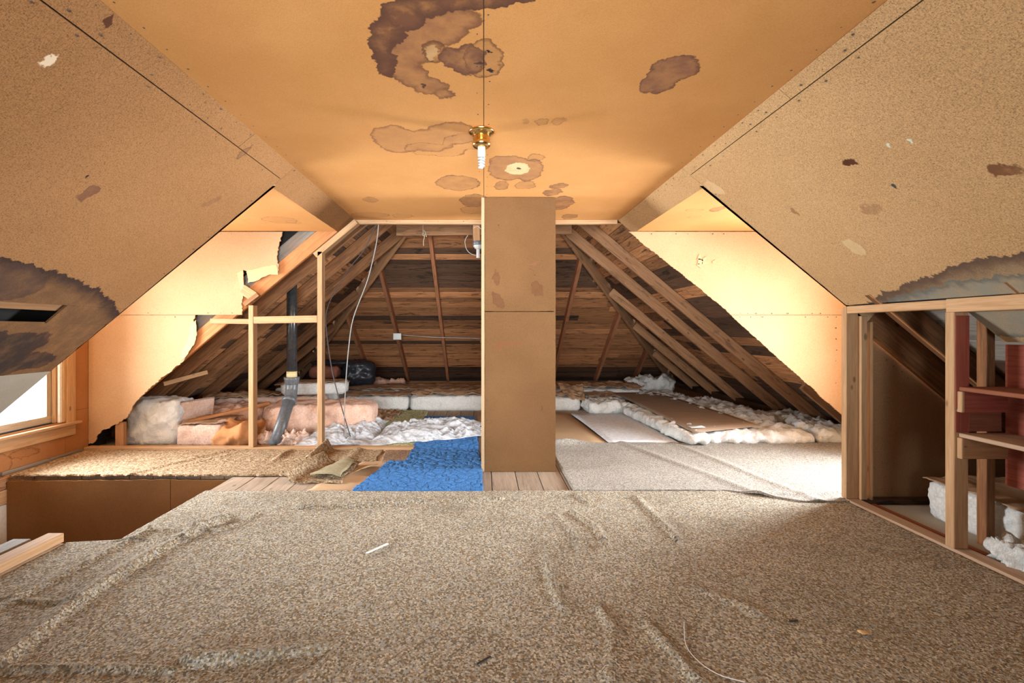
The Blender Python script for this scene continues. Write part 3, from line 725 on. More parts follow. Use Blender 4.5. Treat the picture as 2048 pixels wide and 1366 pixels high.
bx('light_block_shell', (-4.45, YB, -2.6), (-4.35, 3.3, .6), M_['felt'], re_, 0); bx('light_block_shell', (-4.45, 3.3, -2.6), (-4.35, 5, .1), M_['felt'], re_, 0)

# ---- closet behind the knee wall: roof boards, rafters, hardboard
wc = empty('wall_closet', (3.2, 2, .6), k='structure')
L = 0
while L < 2.7:
    wd = R.uniform(.15, .2); xc = 4.3-(L+wd/2)*cs
    p = V((xc, 0, CRz-T*xc))+nR*.155
    board('plank', (p.x, YB, p.z), (p.x, Y0, p.z), wd-.005, .02, M_['sheathdk'] if R.random() < .5 else M_['graywood'], wc, nR, .002); L += wd
o = slab('light_block_shell', rect(pr, 1.5, 4.4, YB, Y0+.05, 0), nR, .01, M_['felt'], wc); o.location = nR*.19
board('rafter', (2.66, 3.245, CRz-T*2.66), (4.25, 3.245, CRz-T*4.25), .035, .20, M_['rafterL'], wc, nR, .004, .001, (0, .05))
for Y in (2.98, 2.2, 1.4, .6):
    board('rafter', (2.45, Y, CRz-T*2.45), (4.25, Y, CRz-T*4.25), .045, .14, M_['rafterL'], wc, nR, .004, .001, (0, .07))
board('rafter', (2.45, 2.955, CRz-T*2.45+.005), (3.6, 2.955, CRz-T*3.6+.005), .012, .012, M_['rafterlit'], wc, nR)  # thin orange strip put in for the rafter's lit lower edge
slab('panel', [(2.70, 3.27, -.02), (4.05, 3.27, -.02), (4.05, 3.27, .10), pr(2.70, 3.27, -.04)], (0, 1, 0), .006, M_['hardc'] if 'hardc' in M_ else M_.setdefault('hardc', fiber('closet_hardboard', (.29, .165, .085), (.33, .195, .10), None, speck=.6, bstr=.4)), wc)
nails([pr(2.74+.05*k, 3.268, -.09) for k in range(18)]+[(2.8+.06*k, 3.268, .08) for k in range(12)], (0, -1, 0), wc)
bx('sole_plate', (2.60, 3.2, 0), (4.05, 3.262, .035), M_['sheathdk'], wc)
bx('light_block_shell', (4.25, YB, -.3), (4.4, 3.3, .6), M_['felt'], wc, 0); bx('light_block_shell', (4.25, 3.3, -.3), (4.4, 5, .1), M_['felt'], wc, 0)
board('plate', (2.68, -1.5, .004), (2.68, 3.2, .004), .03, .012, M_['redply2'], wc)

# ================================================================== THINGS
# ---- chimney casing
cc = empty('chimney_casing', (.3, 4.0, 0), 'tall brown hardboard box column rising from the floor to the stained ceiling', 'column')
YC = F/235.5
hb2 = fiber('casing_hardboard', (.165, .084, .034), (.205, .108, .045), [dict(e=[(.42, 1.77, .05, .012, .3)], fill=.6, ring=0), dict(e=[(.12, 1.45, .04, .08, .5), (.1, 1.65, .03, .06, 0)], fill=.35, ring=.2, col=(.10, .035, .018)),
    dict(e=[(.45, 1.55, .05, .06, .3)], fill=.3, ring=.2, col=(.10, .035, .018)), dict(e=[(.2, 1.08, .12, .03, .1)], fill=.2, ring=0, col=(.22, .06, .035)), dict(e=[(.3, .3, .25, .35, 0)], fill=.15, ring=0, col=(.2, .1, .045))], 'XZ', speck=.45, bstr=.5, soil=.3)
def cpan(z0, z1): return slab('front_panel', [(.006, YC, z0), (.608, YC, z0), (.608, YC, z1), (.006, YC, z1)], (0, 1, 0), .015, hb2, cc, .0015, .03)
cpan(0.002, 1.358); cpan(1.364, ZC-.004)
bx('corner_strip', (-.022, YC-.003, .0), (.003, YC+.02, ZC-.002), M_['tanb'], cc)
bx('side_panel', (-.022, YC+.021, .0), (-.007, YC+.55, ZC-.002), hb2, cc); bx('side_panel', (.595, YC+.016, .0), (.61, YC+.55, ZC-.002), hb2, cc)
bx('back_panel', (-.006, YC+.53, .0), (.594, YC+.545, ZC-.002), hb2, cc)
nails([(.02, YC-.0005, .1+.17*k) for k in range(13)]+[(.594, YC-.0005, .1+.17*k) for k in range(13)]+[(.05+.1*k, YC-.0005, .04) for k in range(6)]+[(.05+.1*k, YC-.0005, ZC-.03) for k in range(6)], (0, -1, 0), cc, .005)

# ---- left partition frame
pf = empty('stud_frame', (-2, 4.65, 0), 'bare pine stud partition frame with crossbar standing before the open attic', 'wall frame')
St = M_['stud']
board('bottom_plate', (-3.97, 4.655, .02), (-.70, 4.655, .02), .09, .038, St, pf)
board('stud', (-2.313, 4.655, .04), (-2.313, 4.655, 1.45), .048, .085, St, pf, (0, 1, 0))
board('stud', (-1.63, 4.655, .04), (-1.63, 4.655, 1.985), .048, .085, St, pf, (0, 1, 0))
board('top_member', (-1.68, 4.655, 1.945+.0), (-1.27, 4.655, 2.285), .085, .055, St, pf, (-sn, 0, cs))
board('crossbar', (-2.287, 4.655, 1.303), (-1.656, 4.655, 1.315), .085, .07, St, pf)
board('crossbar', (-2.75, 4.69, 1.295), (-2.34, 4.69, 1.29), .05, .05, St, pf)
board('short_stud', (-3.70, 4.74, 0), (-3.70, 4.74, .27), .085, .045, M_['studdk'], pf, (0, 1, 0))
board('block', (-2.44, 4.70, 1.62), (-2.30, 4.70, 1.53), .04, .10, M_['core2'] if 'core2' in M_ else St, pf, (sn, 0, cs))
board('block', (-2.41, 4.685, 1.46), (-2.27, 4.685, 1.565), .04, .045, M_['studdk'], pf, (-sn, 0, cs))
# loose boards nailed on the rafters
a = board('scrap_board', pp(327, 768, 186), pp(415, 744, 176), .02, .045, M_['stud']); tag(a, 'short pale scrap board nailed slanting low across dark rafters', 'board')

# ---- knee wall frame (right)
kf = empty('knee_wall_frame', (2.56, 2.9, 0), 'open pine stud knee wall under the tan sloping board', 'wall frame')
XK = 2.516
board('bottom_plate', (XK+.045, YB, .015), (XK+.045, 3.24, .015), .09, .03, M_['stud2'] if 'stud2' in M_ else M_.setdefault('stud2', wood('dusty_pine', (.46, .33, .23), (.38, .26, .17), streak=.1, var=.1)), kf)
board('top_plate', (XK+.05, 2.52, 1.343), (XK+.05, 3.235, 1.343), .09, .05, M_['stud'], kf)
board('top_plate', (XK+.04, YB, 1.335), (XK+.04, 2.53, 1.335), .09, .072, M_['stud'], kf)
def vst(name, x0, x1, y0, y1, z0, z1, m): return bx(name, (x0, y0, z0), (x1, y1, z1), m, kf, .003)
vst('stud', XK, XK+.084, Y0, Y0+.045, .03, 1.365, M_['stud'])
vst('stud', 2.60, 2.645, 3.205, 3.285, .03, 1.30, M_['stud'])
vst('jamb_strip', 2.662, 2.68, 3.20, 3.26, .03, 1.26, M_['stud'])
vst('stud', XK, XK+.078, 2.489, 2.539, .03, 1.30, M_['stud'])
vst('stud', 2.776, 2.826, 2.569, 2.623, -.03, 1.27, M_['rafterL'])
vst('stud', XK, XK+.084, .9, .945, .03, 1.30, M_['stud'])

# ---- cupboard shelves
cu = empty('cupboard', (2.7, 1.9, .4), 'red stained plywood cupboard shelves fixed beside the knee wall post', 'shelves')
bx('back_panel', (2.80, .7, .37), (2.812, 2.50, 1.125), M_['red'], cu)
for z, mm in ((.90, 'redply2'), (.653, 'stud2')):
    bx('shelf', (2.535, .7, z-.022), (2.798, 2.485, z), M_[mm], cu)
    bx('cleat', (2.545, 2.464, z-.135), (2.78, 2.484, z-.024), M_['red'] if z > .8 else M_['studdk'], cu)
    bx('cleat', (2.528, 2.46, z-.135), (2.5445, 2.488, z-.024), M_['stud'], cu)
bx('side_panel', (2.520, 2.4835, .78), (2.594, 2.4885, 1.28), M_['red'], cu); bx('side_panel', (2.62, 2.51, .655), (2.795, 2.515, .765), M_['redply2'], cu)
bx('side_panel', (2.520, 2.4835, .655), (2.594, 2.4885, .765), M_['red'], cu)

# ---- carpets
def seg_dist(px, py, pts):
    best = 9; 
    for (ax, ay), (bx_, by) in zip(pts, pts[1:]):
        dx = bx_-ax; dy = by-ay; l2 = dx*dx+dy*dy
        t = max(0, min(1, ((px-ax)*dx+(py-ay)*dy)/l2))
        d = math.hypot(px-ax-dx*t, py-ay-dy*t)
        if d < abs(best): best = d if dx*(py-ay)-dy*(px-ax) > 0 else -d
    return best
def P2(*px): return [tuple(fl(x, y)[:2]) for x, y in px]
WR = [  # polyline, height, width
    (P2((0, 1345), (100, 1255), (250, 1150), (400, 1065), (450, 1045)), .040, .040),
    (P2((0, 1225), (112, 1168), (235, 1102), (300, 1068)), .025, .022),
    (P2((0, 1210), (60, 1212), (160, 1215)), .016, .016),
    (P2((290, 1066), (350, 1069), (430, 1068), (480, 1054), (520, 1030)), .018, .016),
    (P2((600, 1022), (700, 1020), (800, 1013), (900, 1008), (1000, 1004)), .030, .024),
    (P2((1143, 1030), (1190, 1060), (1212, 1098)), .026, .018),
    (P2((1110, 1035), (1145, 1075), (1160, 1110)), .020, .016),
    (P2((1150, 995), (1170, 1010)), .018, .014),
    (P2((1270, 1000), (1310, 1040), (1350, 1085)), .022, .022),
    (P2((1078, 1100), (1095, 1150), (1120, 1220)), .020, .018),
    (P2((1195, 1225), (1225, 1270), (1215, 1366)), .024, .026),
    (P2((1300, 1265), (1340, 1310), (1385, 1366)), .026, .024),
    (P2((380, 1335), (450, 1333), (560, 1322), (640, 1312)), .034, .028),
    (P2((0, 1352), (150, 1350), (340, 1356)), .02, .016),
    (P2((640, 1240), (720, 1215), (860, 1205)), .010, .03),
    (P2((700, 1270), (640, 1340), (600, 1366)), .012, .03),
    (P2((1420, 1200), (1480, 1220), (1510, 1235)), .016, .04),
]
for (w_pts, hh, ww) in WR: pass
def wrH(x, y):
    h = 0
    for pts, hh, ww in WR:
        xs = [p[0] for p in pts]; ys = [p[1] for p in pts]
        if x < min(xs)-.15 or x > max(xs)+.15 or y < min(ys)-.15 or y > max(ys)+.15: continue
        d = seg_dist(x, y, pts)+noise.noise(V((x*3.5, y*3.5, 0)))*.012
        h += hh*1.1*(.6+.8*abs(noise.noise(V((x*2.1, y*2.1, 4)))))*math.exp(-(d/(ww*(.6 if d < 0 else 1.5)))**2)
    return h
def carpet(name, xl, xr, y0, y1, nx, ny, mat, hf, label, cat='carpet', thick=.014, jit=.006, skew=None, parent=None):
    bm = bmesh.new(); g = []
    for j in range(ny+1):
        row = []
        for i in range(nx+1):
            u = i/nx; vv = j/ny
            y = y0+(y1-y0)*vv if y0 > 0 else (y0+(1.4-y0)*vv/.1 if vv < .1 else 1.4+(y1-1.4)*(vv-.1)/.9)
            a = xl(y) if callable(xl) else xl; b = xr(y) if callable(xr) else xr
            x = a+(b-a)*u
            if skew: y = skew(x, y, vv)
            if i in (0, nx): x += noise.noise(V((y*15, i, 1)))*jit
            if j in (0, ny): y += noise.noise(V((x*15, j, 2)))*jit*1.6
            z = hf(x, y)+noise.noise(V((x*60, y*60, 0)))*.0012
            row.append(bm.verts.new((x, y, z)))
        g.append(row)
    for j in range(ny):
        for i in range(nx): bm.faces.new((g[j][i], g[j][i+1], g[j+1][i+1], g[j+1][i]))
    be = [e for e in bm.edges if e.is_boundary]
    r = bmesh.ops.extrude_edge_only(bm, edges=be)
    for x in r['geom']:
        if isinstance(x, bmesh.types.BMVert): x.co.z -= thick
    o = frombm(name, bm, mat, parent, None, True)
    if label: tag(o, label, cat)
    return o
carpet('carpet', lambda y: -2.06-.27*max(0, min(1, (2.63-y)/.03)), lambda y: XK-.005, YB, 3.44, 420, 230, M_['carpet'],
       lambda x, y: .016+wrH(x, y)+.006*max(0, noise.noise(V((x*1.3, y*1.3, 3)))), 'large speckled brown wrinkled carpet covering the open floor in front')
def backh(x, y): return .024+.012*math.exp(-((y-3.36-.02*math.sin(x*5))/.03)**2)+.014*math.exp(-((x-1.75+.35*(y-4))/.05)**2)+.012*math.exp(-((x-2.15+.2*(y-4))/.04)**2)+.006*noise.noise(V((x*3, y*3, 0)))+(.05*math.exp(-((y-4.86)/.05)**2-((x-.85)/.2)**2))
carpet('carpet', .66, lambda y: XK+(y-3.3)*.9*(1 if y > 3.3 else 0), 3.30, 4.88, 150, 90, M_['carpet2'], lambda x, y: backh(x, y), 'pale grey beige carpet lying behind the brown carpet and before the insulation',
       skew=lambda x, y, v: y+(1-v)*(.13 if x < 1.8 else .13-.23*min(1, (x-1.8)/.4)))
def lefth(x, y): return .018+.010*math.exp(-((y-4.27-.02*math.sin(x*4))/.012)**2)*(1 if x > -3.3 else 0)+.014*math.exp(-((x+2.75-(y-4.1)*.5)/.03)**2)+.008*math.exp(-((x+2.6-(y-4.1)*.5)/.02)**2)+.005*noise.noise(V((x*4, y*4, 1)))+.03*math.exp(-((x+1.9)/.03)**2)*math.exp(-((y-4.4)/.2)**2)
carpet('carpet', -3.93, -1.60, 4.19, 4.60, 170, 34, M_['carpet3'], lefth, 'coarse tan carpet strip along the bottom plate below the stud frame', jit=.01)
carpet('carpet', -3.88, -1.55, 3.81, 4.18, 170, 30, M_['carpet3'], lambda x, y: lefth(x, y)+.002, 'coarse tan carpet strip with dark torn edge along the stairwell', jit=.015)
# curled ends of the tan carpet
def curl(x, y, u=0, v=0): return 0
fo = sheet('carpet_scrap', [(-1.62, 4.2, .02), (-.98, 4.25, .015), (-1.0, 4.60, .02), (-1.6, 4.62, .02)], 60, 30, M_['carpet3'],
      lambda x, y, u, v: .10*math.exp(-((u-.06)/.08)**2)*(.6+.4*v)+.02*math.exp(-((u-.6)/.1)**2), thick=.014, edge=.04)
tag(fo, 'tan carpet scrap with a raised fold beside the taller bare stud', 'carpet scrap')
fo = sheet('carpet_scrap', [(-1.58, 3.62, .02), (-1.12, 3.64, .02), (-1.12, 4.12, .03), (-1.58, 4.18, .03)], 50, 40, M_['carpet3'],
      lambda x, y, u, v: .09*math.exp(-((u-.02-.3*v)/.10)**2)+.02*noise.noise(V((x*8, y*8, 0))), thick=.014, edge=.03)
tag(fo, 'curled tan carpet scrap folded back beside bare floorboards', 'carpet scrap')
bk = sheet('folded_backing', [(-1.40, 3.72, .055), (-1.13, 3.66, .07), (-1.14, 4.08, .075), (-1.25, 4.1, .06)], 20, 20, M_['backing'],
      lambda x, y, u, v: .02*math.sin(u*3.1)+.006*noise.noise(V((x*12, y*12, 0))), fo, thick=.02, edge=.02)
# tan hardboard under it
u1 = sheet('hardboard_sheet', [(-1.34, 3.42, .004), (-.93, 3.42, .004), (-.66, 4.6, .004), (-1.02, 4.6, .004)], 8, 12, M_['tanb'], lambda x, y, u, v: 0, thick=.004, edge=.03)
tag(u1, 'tan hardboard sheet lying under the corner of the blue carpet', 'board')
u1 = sheet('paper_scrap', [(-1.12, 3.85, .012), (-1.0, 3.80, .05), (-.93, 4.08, .03), (-1.06, 4.1, .012)], 6, 6, M_['tanb'], lambda x, y, u, v: .02*u*(1-v), thick=.003, edge=.01)
tag(u1, 'small lifted tan cardboard scrap beside the curled carpet', 'scrap')
# blue carpet with knobbly cells (one body, L-shaped)
def blueh(x, y, u=0, v=0):
    d = noise.voronoi(V((x*15+.6*noise.noise(V((x*8, y*8, 0))), y*15, 0)))[0]
    e = min(1, (d[1]-d[0])*2.6)
    return .004+.013*math.sqrt(max(0, e))
bl = sheet('blue_carpet', [(-.97, 3.43, .014), (-.01, 3.43, .014), (-.02, 4.20, .014), (-.86, 4.20, .014)], 150, 120, M_['blue'], blueh, thick=.02, edge=.012)
tag(bl, 'bright blue knobbly carpet piece in front of the column foot', 'carpet')
bl = sheet('blue_carpet', [(-.70, 4.205, .013), (-.03, 4.205, .013), (-.14, 6.37, .013), (-.80, 6.37, .013)], 90, 200, M_['blue'], blueh, thick=.02, edge=.012)
tag(bl, 'bright blue knobbly carpet runner partly under crumpled plastic sheeting', 'carpet')
o = sheet('brown_carpet_patch', [(-.93, 4.21, .01), (-.71, 4.21, .01), (-.70, 4.64, .01), (-.98, 4.64, .01)], 20, 24, M_['brownpatch'], lambda x, y, u, v: .006, thick=.014)
tag(o, 'small brown looped carpet sample between blue carpet and bottom plate', 'carpet')
o = sheet('green_carpet', [(-1.15, 4.75, .012), (-.715, 4.75, .012), (-.83, 6.88, .012), (-1.66, 6.88, .012)], 50, 90, M_['green'], lambda x, y, u, v: .01+.004*noise.noise(V((x*70, y*70, 0))), thick=.018)
tag(o, 'mossy green speckled carpet between white batts and plastic sheeting', 'carpet')

# boards right of the column
o = sheet('hardboard_sheet', [(.62, 4.70, .006), (1.33, 4.72, .006), (1.24, 6.9, .006), (.56, 6.9, .006)], 4, 6, M_['tanb'], lambda x, y, u, v: 0, thick=.006, edge=0)
tag(o, 'tan hardboard sheet between column and white painted panel', 'board')
o = sheet('hardboard_sheet', [(-.05, 4.2, .004), (.05, 4.2, .004), (.02, 6.9, .004), (-.1, 6.9, .004)], 2, 6, M_['tanb'], lambda x, y, u, v: 0, thick=.004, edge=0)
tag(o, 'narrow tan hardboard strip between blue runner and column', 'board')
o = sheet('painted_board', [(1.325, 4.83, .02), (2.06, 4.89, .015), (1.96, 6.62, .02), (1.228, 6.56, .03)], 10, 10, M_['whitep'], lambda x, y, u, v: .01*math.sin(v*3.1), thick=.012, edge=.004)
tag(o, 'white painted flat panel lying on the attic floor', 'panel')
pb = sheet('plywood_sheet', [(2.17, 4.80, .15), (3.0, 5.05, .17), (2.88, 7.9, .15), (2.20, 7.9, .15)], 10, 14, M_['ply'], lambda x, y, u, v: .02*math.sin(v*3.1)*u, thick=.008, edge=.003)
tag(pb, 'thin brown plywood sheet lying on white insulation', 'plywood')
o = sheet('paper_note', [(2.20, 4.92, .165), (2.36, 4.95, .165), (2.36, 5.05, .166), (2.20, 5.02, .166)], 2, 2, M_['paper'], lambda x, y, u, v: .004, thick=.001, edge=0)
tag(o, 'small white paper label on the corner of the plywood sheet', 'paper')
board_ = board('floor_strip', (1.98, 6.6, .015), (2.18, 4.85, .015), .06, .02, M_['rafter']); tag(board_, 'dark wooden strip between white panel and insulation roll', 'board')

# ---- insulation, right side
def ins(name, c, d, m, label, cat='insulation', **kw):
    return tag(fluff(name, c, d, M_[m], **kw), label, cat)
ins('insulation_roll', (2.16, 5.75, .02), (.30, 2.0, .11), 'wool', 'long white insulation roll edging the plywood sheet', seed=1, rot=.07, amp=.035, cell=.025)
ins('insulation_batt', (2.92, 5.2, .0), (1.16, .72, .125), 'woolb', 'white insulation batt under the front end of the plywood sheet', seed=2, amp=.04, cell=.03)
ins('insulation_batt', (3.22, 6.45, .0), (.80, 1.7, .16), 'wool', 'lumpy white insulation batt beside the plywood sheet and rafters', seed=3, rot=.04, amp=.05, cell=.03)
ins('insulation_batt', (2.9, 7.75, .0), (.9, .8, .14), 'wool', 'white insulation heap beyond the plywood sheet far end', seed=4, amp=.06, cell=.035)
ins('insulation_batt', (3.79, 5.12, .0), (.5, .46, .15), 'woolb', 'rounded white insulation lump next to the knee wall post', seed=5, amp=.05, cell=.025)
ins('insulation_batt', (3.88, 5.85, .0), (.4, .9, .13), 'wool', 'creamy insulation piece low under the eave rafters', seed=6, amp=.05, cell=.03)
ins('insulation_lump', (1.80, 6.86, .0), (.62, .45, .16), 'wool', 'dirty white insulation lump behind the white panel', seed=7, rot=.1, amp=.05, cell=.025)
# left-to-right row of batts across the attic behind the rugs
def batt(c, d, m, label, seed, rot=0, paper='kraft', ph=1.0, sh=.0):
    o = ins('insulation_batt', c, d, m, label, seed=seed, rot=rot, amp=.016, cell=.03, pw=9)
    z = c[2]+d[2]
    cr, sr = math.cos(rot), math.sin(rot)
    def q(u, v): return V((c[0]+(u*d[0])*cr-(v*d[1])*sr, c[1]+(u*d[0])*sr+(v*d[1])*cr, z+.006))
    k = sheet('paper_facing', [q(-.5, -.46+sh), q(.5, -.46+sh), q(.5, .48), q(-.5, .48)], 40, 24, M_[paper], crumple(.045*ph, 4, seed), o, thick=.006, edge=.03)
    return o
batt((-1.62, 7.2, 0), (.98, .52, .21), 'wool', 'square-cut white insulation batt behind the green carpet', 11)
batt((-.55, 7.18, 0), (1.12, .52, .22), 'wool', 'white insulation batt with torn brown paper behind the blue runner', 12, 0, 'kraft', 1.6, .08)
batt((1.05, 7.2, 0), (.80, .5, .19), 'wool', 'white insulation batt with brown paper just behind the column', 13, 0, 'kraft', 1.8, .1)
batt((-1.2, 8.1, .0), (2.4, .75, .20), 'wool', 'flattened insulation batt under the hip rafters', 14, 0, 'kraft', 1.2)
batt((.6, 8.3, .0), (1.0, .8, .18), 'wool', 'insulation batt hidden partly by the column top row', 15, 0, 'kraft', 1.0)
batt((1.98, 8.3, .0), (1.5, .8, .20), 'wool', 'brown paper faced insulation batt beyond the plywood sheet', 16, 0, 'kraft', 1.8)
ins('insulation_lump', (3.1, 8.7, .0), (.8, .45, .32), 'wool', 'ragged white insulation lump where the hip meets the eave', seed=17, amp=.09, cell=.035)
batt((1.86, 7.45, .0), (.5, .6, .16), 'wool', 'cream insulation batt between dirty lump and plywood end', 18)
o = sheet('kraft_paper', [(1.22, 6.95, .2), (1.5, 6.9, .12), (1.6, 7.5, .3), (1.2, 7.6, .32)], 24, 24, M_['kraft'], crumple(.07, 5, 3), thick=.004); tag(o, 'crumpled brown kraft paper sticking up near the column', 'paper')

# ---- insulation, left side
ins('insulation_block', (-3.52, 5.05, .0), (.56, .34, .46), 'woolb', 'big bright white insulation block beside the torn wall board', seed=21, rot=.06, amp=.035, cell=.022, pw=7)
o = sheet('kraft_paper', [(-3.24, 4.97, .44), (-3.10, 5.35, .44), (-3.14, 5.35, .05), (-3.25, 5.0, .0)], 12, 16, M_['pinkw'], lambda x, y, u, v: 0, thick=.004); tag(o, 'pale paper facing on the side of the white insulation block', 'paper')
batt((-2.97, 5.05, 0), (.46, .5, .22), 'pinkw', 'pale pink insulation batt end next to the white block', 22, .05, 'kraft', .6)
o = ins('insulation_batt', (-2.62, 5.0, .0), (.36, .45, .20), 'kraftor', 'orange paper faced batt between pink batt and first stud', seed=23, amp=.05, cell=.025)
o = ins('insulation_batt', (-1.95, 5.62, .0), (1.25, .55, .33), 'pink', 'thick pink insulation batt behind the leaning grey pipe', seed=24, rot=.06, amp=.025, cell=.03, pw=8)
o = ins('insulation_batt', (-3.12, 5.75, .0), (.88, .5, .28), 'pink', 'low pink insulation batt under the eave rafters', seed=25, rot=.2, amp=.04, cell=.03)
batt((-3.0, 6.5, 0), (1.5, .6, .30), 'pinkw', 'wide dusty batt with grey paper beneath the rafters', 26, .1, 'kraft', 1.6)
batt((-2.35, 6.5, .33), (.85, .4, .15), 'wool', 'grey white insulation batt lying on top behind the pipe', 27, .15, 'kraft', .5)
batt((-2.68, 7.3, 0), (.98, .6, .34), 'wool', 'dusty insulation batt between pipe and white batt row', 28, -.05, 'kraft', 1.5)
o = board('scrap_board', pp(365, 846, 187), pp(540, 806, 176), .05, .03, M_['rafterlit']); tag(o, 'long orange scrap board lying across the pink batts', 'board')
for i, (px, py, sx, sy, sz, lb) in enumerate(((420, 890, .5, .12, .05, 'loose pale pink fluff along the plate before the pink batt'), (480, 890, .28, .14, .09, 'loose pink fluff just before the first stud foot'), (535, 888, .14, .14, .10, 'small pink fluff at the pipe foot on its stud side'), (585, 890, .26, .14, .11, 'ragged pink fluff between pipe foot and taller stud'))):
    p = fl(px, py); ins('insulation_fluff', (p.x, p.y+.04, 0), (sx, sy, sz), 'pinkw', lb, seed=30+i, amp=.05, cell=.012, fq=20)
p = fl(780, 778); ins('insulation_fluff', (p.x, 9.2, .0), (.75, .2, .22), 'pink', 'small pink fluff row against the dark roof boards', seed=40, amp=.07, cell=.03)
# plastic sheeting
o = sheet('plastic_sheeting', [(-1.18, 4.74, .02), (-.60, 4.92, .03), (-.02, 5.35, .04), (-.72, 5.95, .04)], 10, 10, M_['poly'], lambda x, y, u, v: 0); bpy.data.objects.remove(o)
def polyh(a, sd):
    def h(x, y, u, v):
        w1 = noise.noise(V((x*2, y*2, sd)))
        p = V((x*2.4+w1+sd, y*4.5+x*1.2, sd))
        k = (1-abs(noise.noise(p))*2.2)*.5+(1-abs(noise.noise(p*2.3+V((4, 1, 0))))*2.4)*.32+(1-abs(noise.noise(p*5.1))*2.4)*.16+(1-abs(noise.noise(p*11)))*.06
        return .01+a*max(0, k)*(1-abs(2*u-1)**6)*(1-abs(2*v-1)**6)
    return h
o = sheet('plastic_sheeting', [(-1.20, 4.75, .02), (-.02, 5.12, .025), (-.05, 5.95, .025), (-1.18, 5.75, .025)], 110, 80, M_['poly'], polyh(.12, 1.3), thick=.004, edge=.07, seed=3)
tag(o, 'crumpled white plastic sheeting draped across the blue runner', 'plastic sheet')
o = sheet('plastic_sheeting', [(-1.95, 4.74, .02), (-1.15, 4.74, .02), (-1.22, 6.0, .03), (-1.75, 5.75, .05)], 80, 90, M_['poly'], polyh(.13, 5.1), thick=.004, edge=.06, seed=9)
tag(o, 'dusty crumpled plastic sheeting behind the taller stud', 'plastic sheet')
o = sheet('kraft_paper', [(-1.62, 6.1, .02), (-1.2, 6.0, .02), (-1.15, 6.75, .02), (-1.7, 6.8, .03)], 30, 30, M_['kraft'], crumple(.06, 6, 8), thick=.004); tag(o, 'brown crumpled paper between plastic sheeting and white batt', 'paper')
# bundle of bricks and black plastic
o = fluff('black_bag', (-2.25, 8.35, .24), (.55, .5, .42), M_['bag'], 50, .4, .04, .03, 4); tag(o, 'black plastic bag slumped under the hip rafter', 'bag')
o = ins('insulation_roll', (-2.80, 8.2, .37), (.5, .3, .20), 'brick', 'rust red wrapped bundle on the black bag', seed=51, amp=.02, cell=.03)
o = fluff('black_bag', (-2.72, 8.3, .60), (.66, .34, .06), M_['bag'], 52, 0, .02, .03, 5); tag(o, 'dark plastic scrap covering the rust red bundle', 'bag')
bx_o = bx('support_block', (-3.0, 8.1, .0), (-2.56, 8.5, .36), M_['bag']); tag(bx_o, 'dark block holding up the rust red bundle', 'block')

# ---- drain pipe
dp = empty('drain_pipe', (-2.17, 4.85, 0), 'grey and black plumbing vent pipe leaning then rising through rafters', 'pipe')
tube('pipe', [(-2.19, 5.30, .70), (-2.19, 5.30, 1.95)], .056, M_['pvcb'], dp, 20, False)
tube('collar_band', [(-2.19, 5.30, .655), (-2.19, 5.30, .735)], .058, M_['pvcy'], dp, 20, False)
lathe('hub', [(.066, 0), (.078, .01), (.078, .05), (.085, .06), (.085, .085), (.06, .086)], (-2.19, 5.30, .585), M_['pvc'], dp)
tube('elbow', [(-2.19, 5.30, .60), (-2.19, 5.29, .52), (-2.185, 5.25, .46), (-2.18, 5.2, .40)], .066, M_['pvc'], dp, 20)
lathe('hub', [(.066, 0), (.078, .005), (.078, .05), (.066, .055)], (-2.185, 5.235, .43), M_['pvc'], dp, 24, (.04, -.72, -.7))
tube('pipe', [(-2.185, 5.24, .44), (-2.17, 4.83, .02)], .062, M_['pvc'], dp, 20, False)

# ---- cables
def cab(name, pts, m, label, r=.006):
    o = tube(name, pts, r, M_[m], None, 8); tag(o, label, 'cable'); return o
cab('cable', [pp(757, 449, 195), pp(752, 490, 194), pp(735, 560, 193), pp(707, 635, 192), pp(698, 690, 192), pp(692, 760, 191), pp(689, 830, 190), pp(691, 865, 190), pp(705, 893, 192)], 'cable', 'pale grey cable hanging from the ceiling edge to the plate', .005)
cab('cable', [pp(752, 450, 194), pp(728, 500, 190), pp(700, 535, 186), pp(675, 575, 184), pp(656, 612, 184), pp(652, 650, 185), pp(664, 740, 187), pp(682, 810, 189), pp(700, 870, 191), pp(709, 893, 192)], 'cabled', 'dark cable looping behind the taller stud down to the plate', .0055)
# ---- junction box on a jack rafter
jb = empty('junction_box', pp(795, 673, 108), 'small galvanized junction box on a roof rafter', 'junction box')
c0 = pp(795, 673, 109)
bx('box', c0-V((.075, .03, .06)), c0+V((.075, .03, .06)), M_['zinc'], jb); bx('lid', c0-V((.065, .036, .05)), c0+V((.065, -.031, .05)), M_['zinc'], jb)
cab('conduit', [c0+V((.07, 0, .03)), pp(860, 674, 107.5), pp(920, 676, 107.5), pp(962, 677, 107.5)], 'zinc', 'thin conduit running from the junction box along the roof boards', .007)
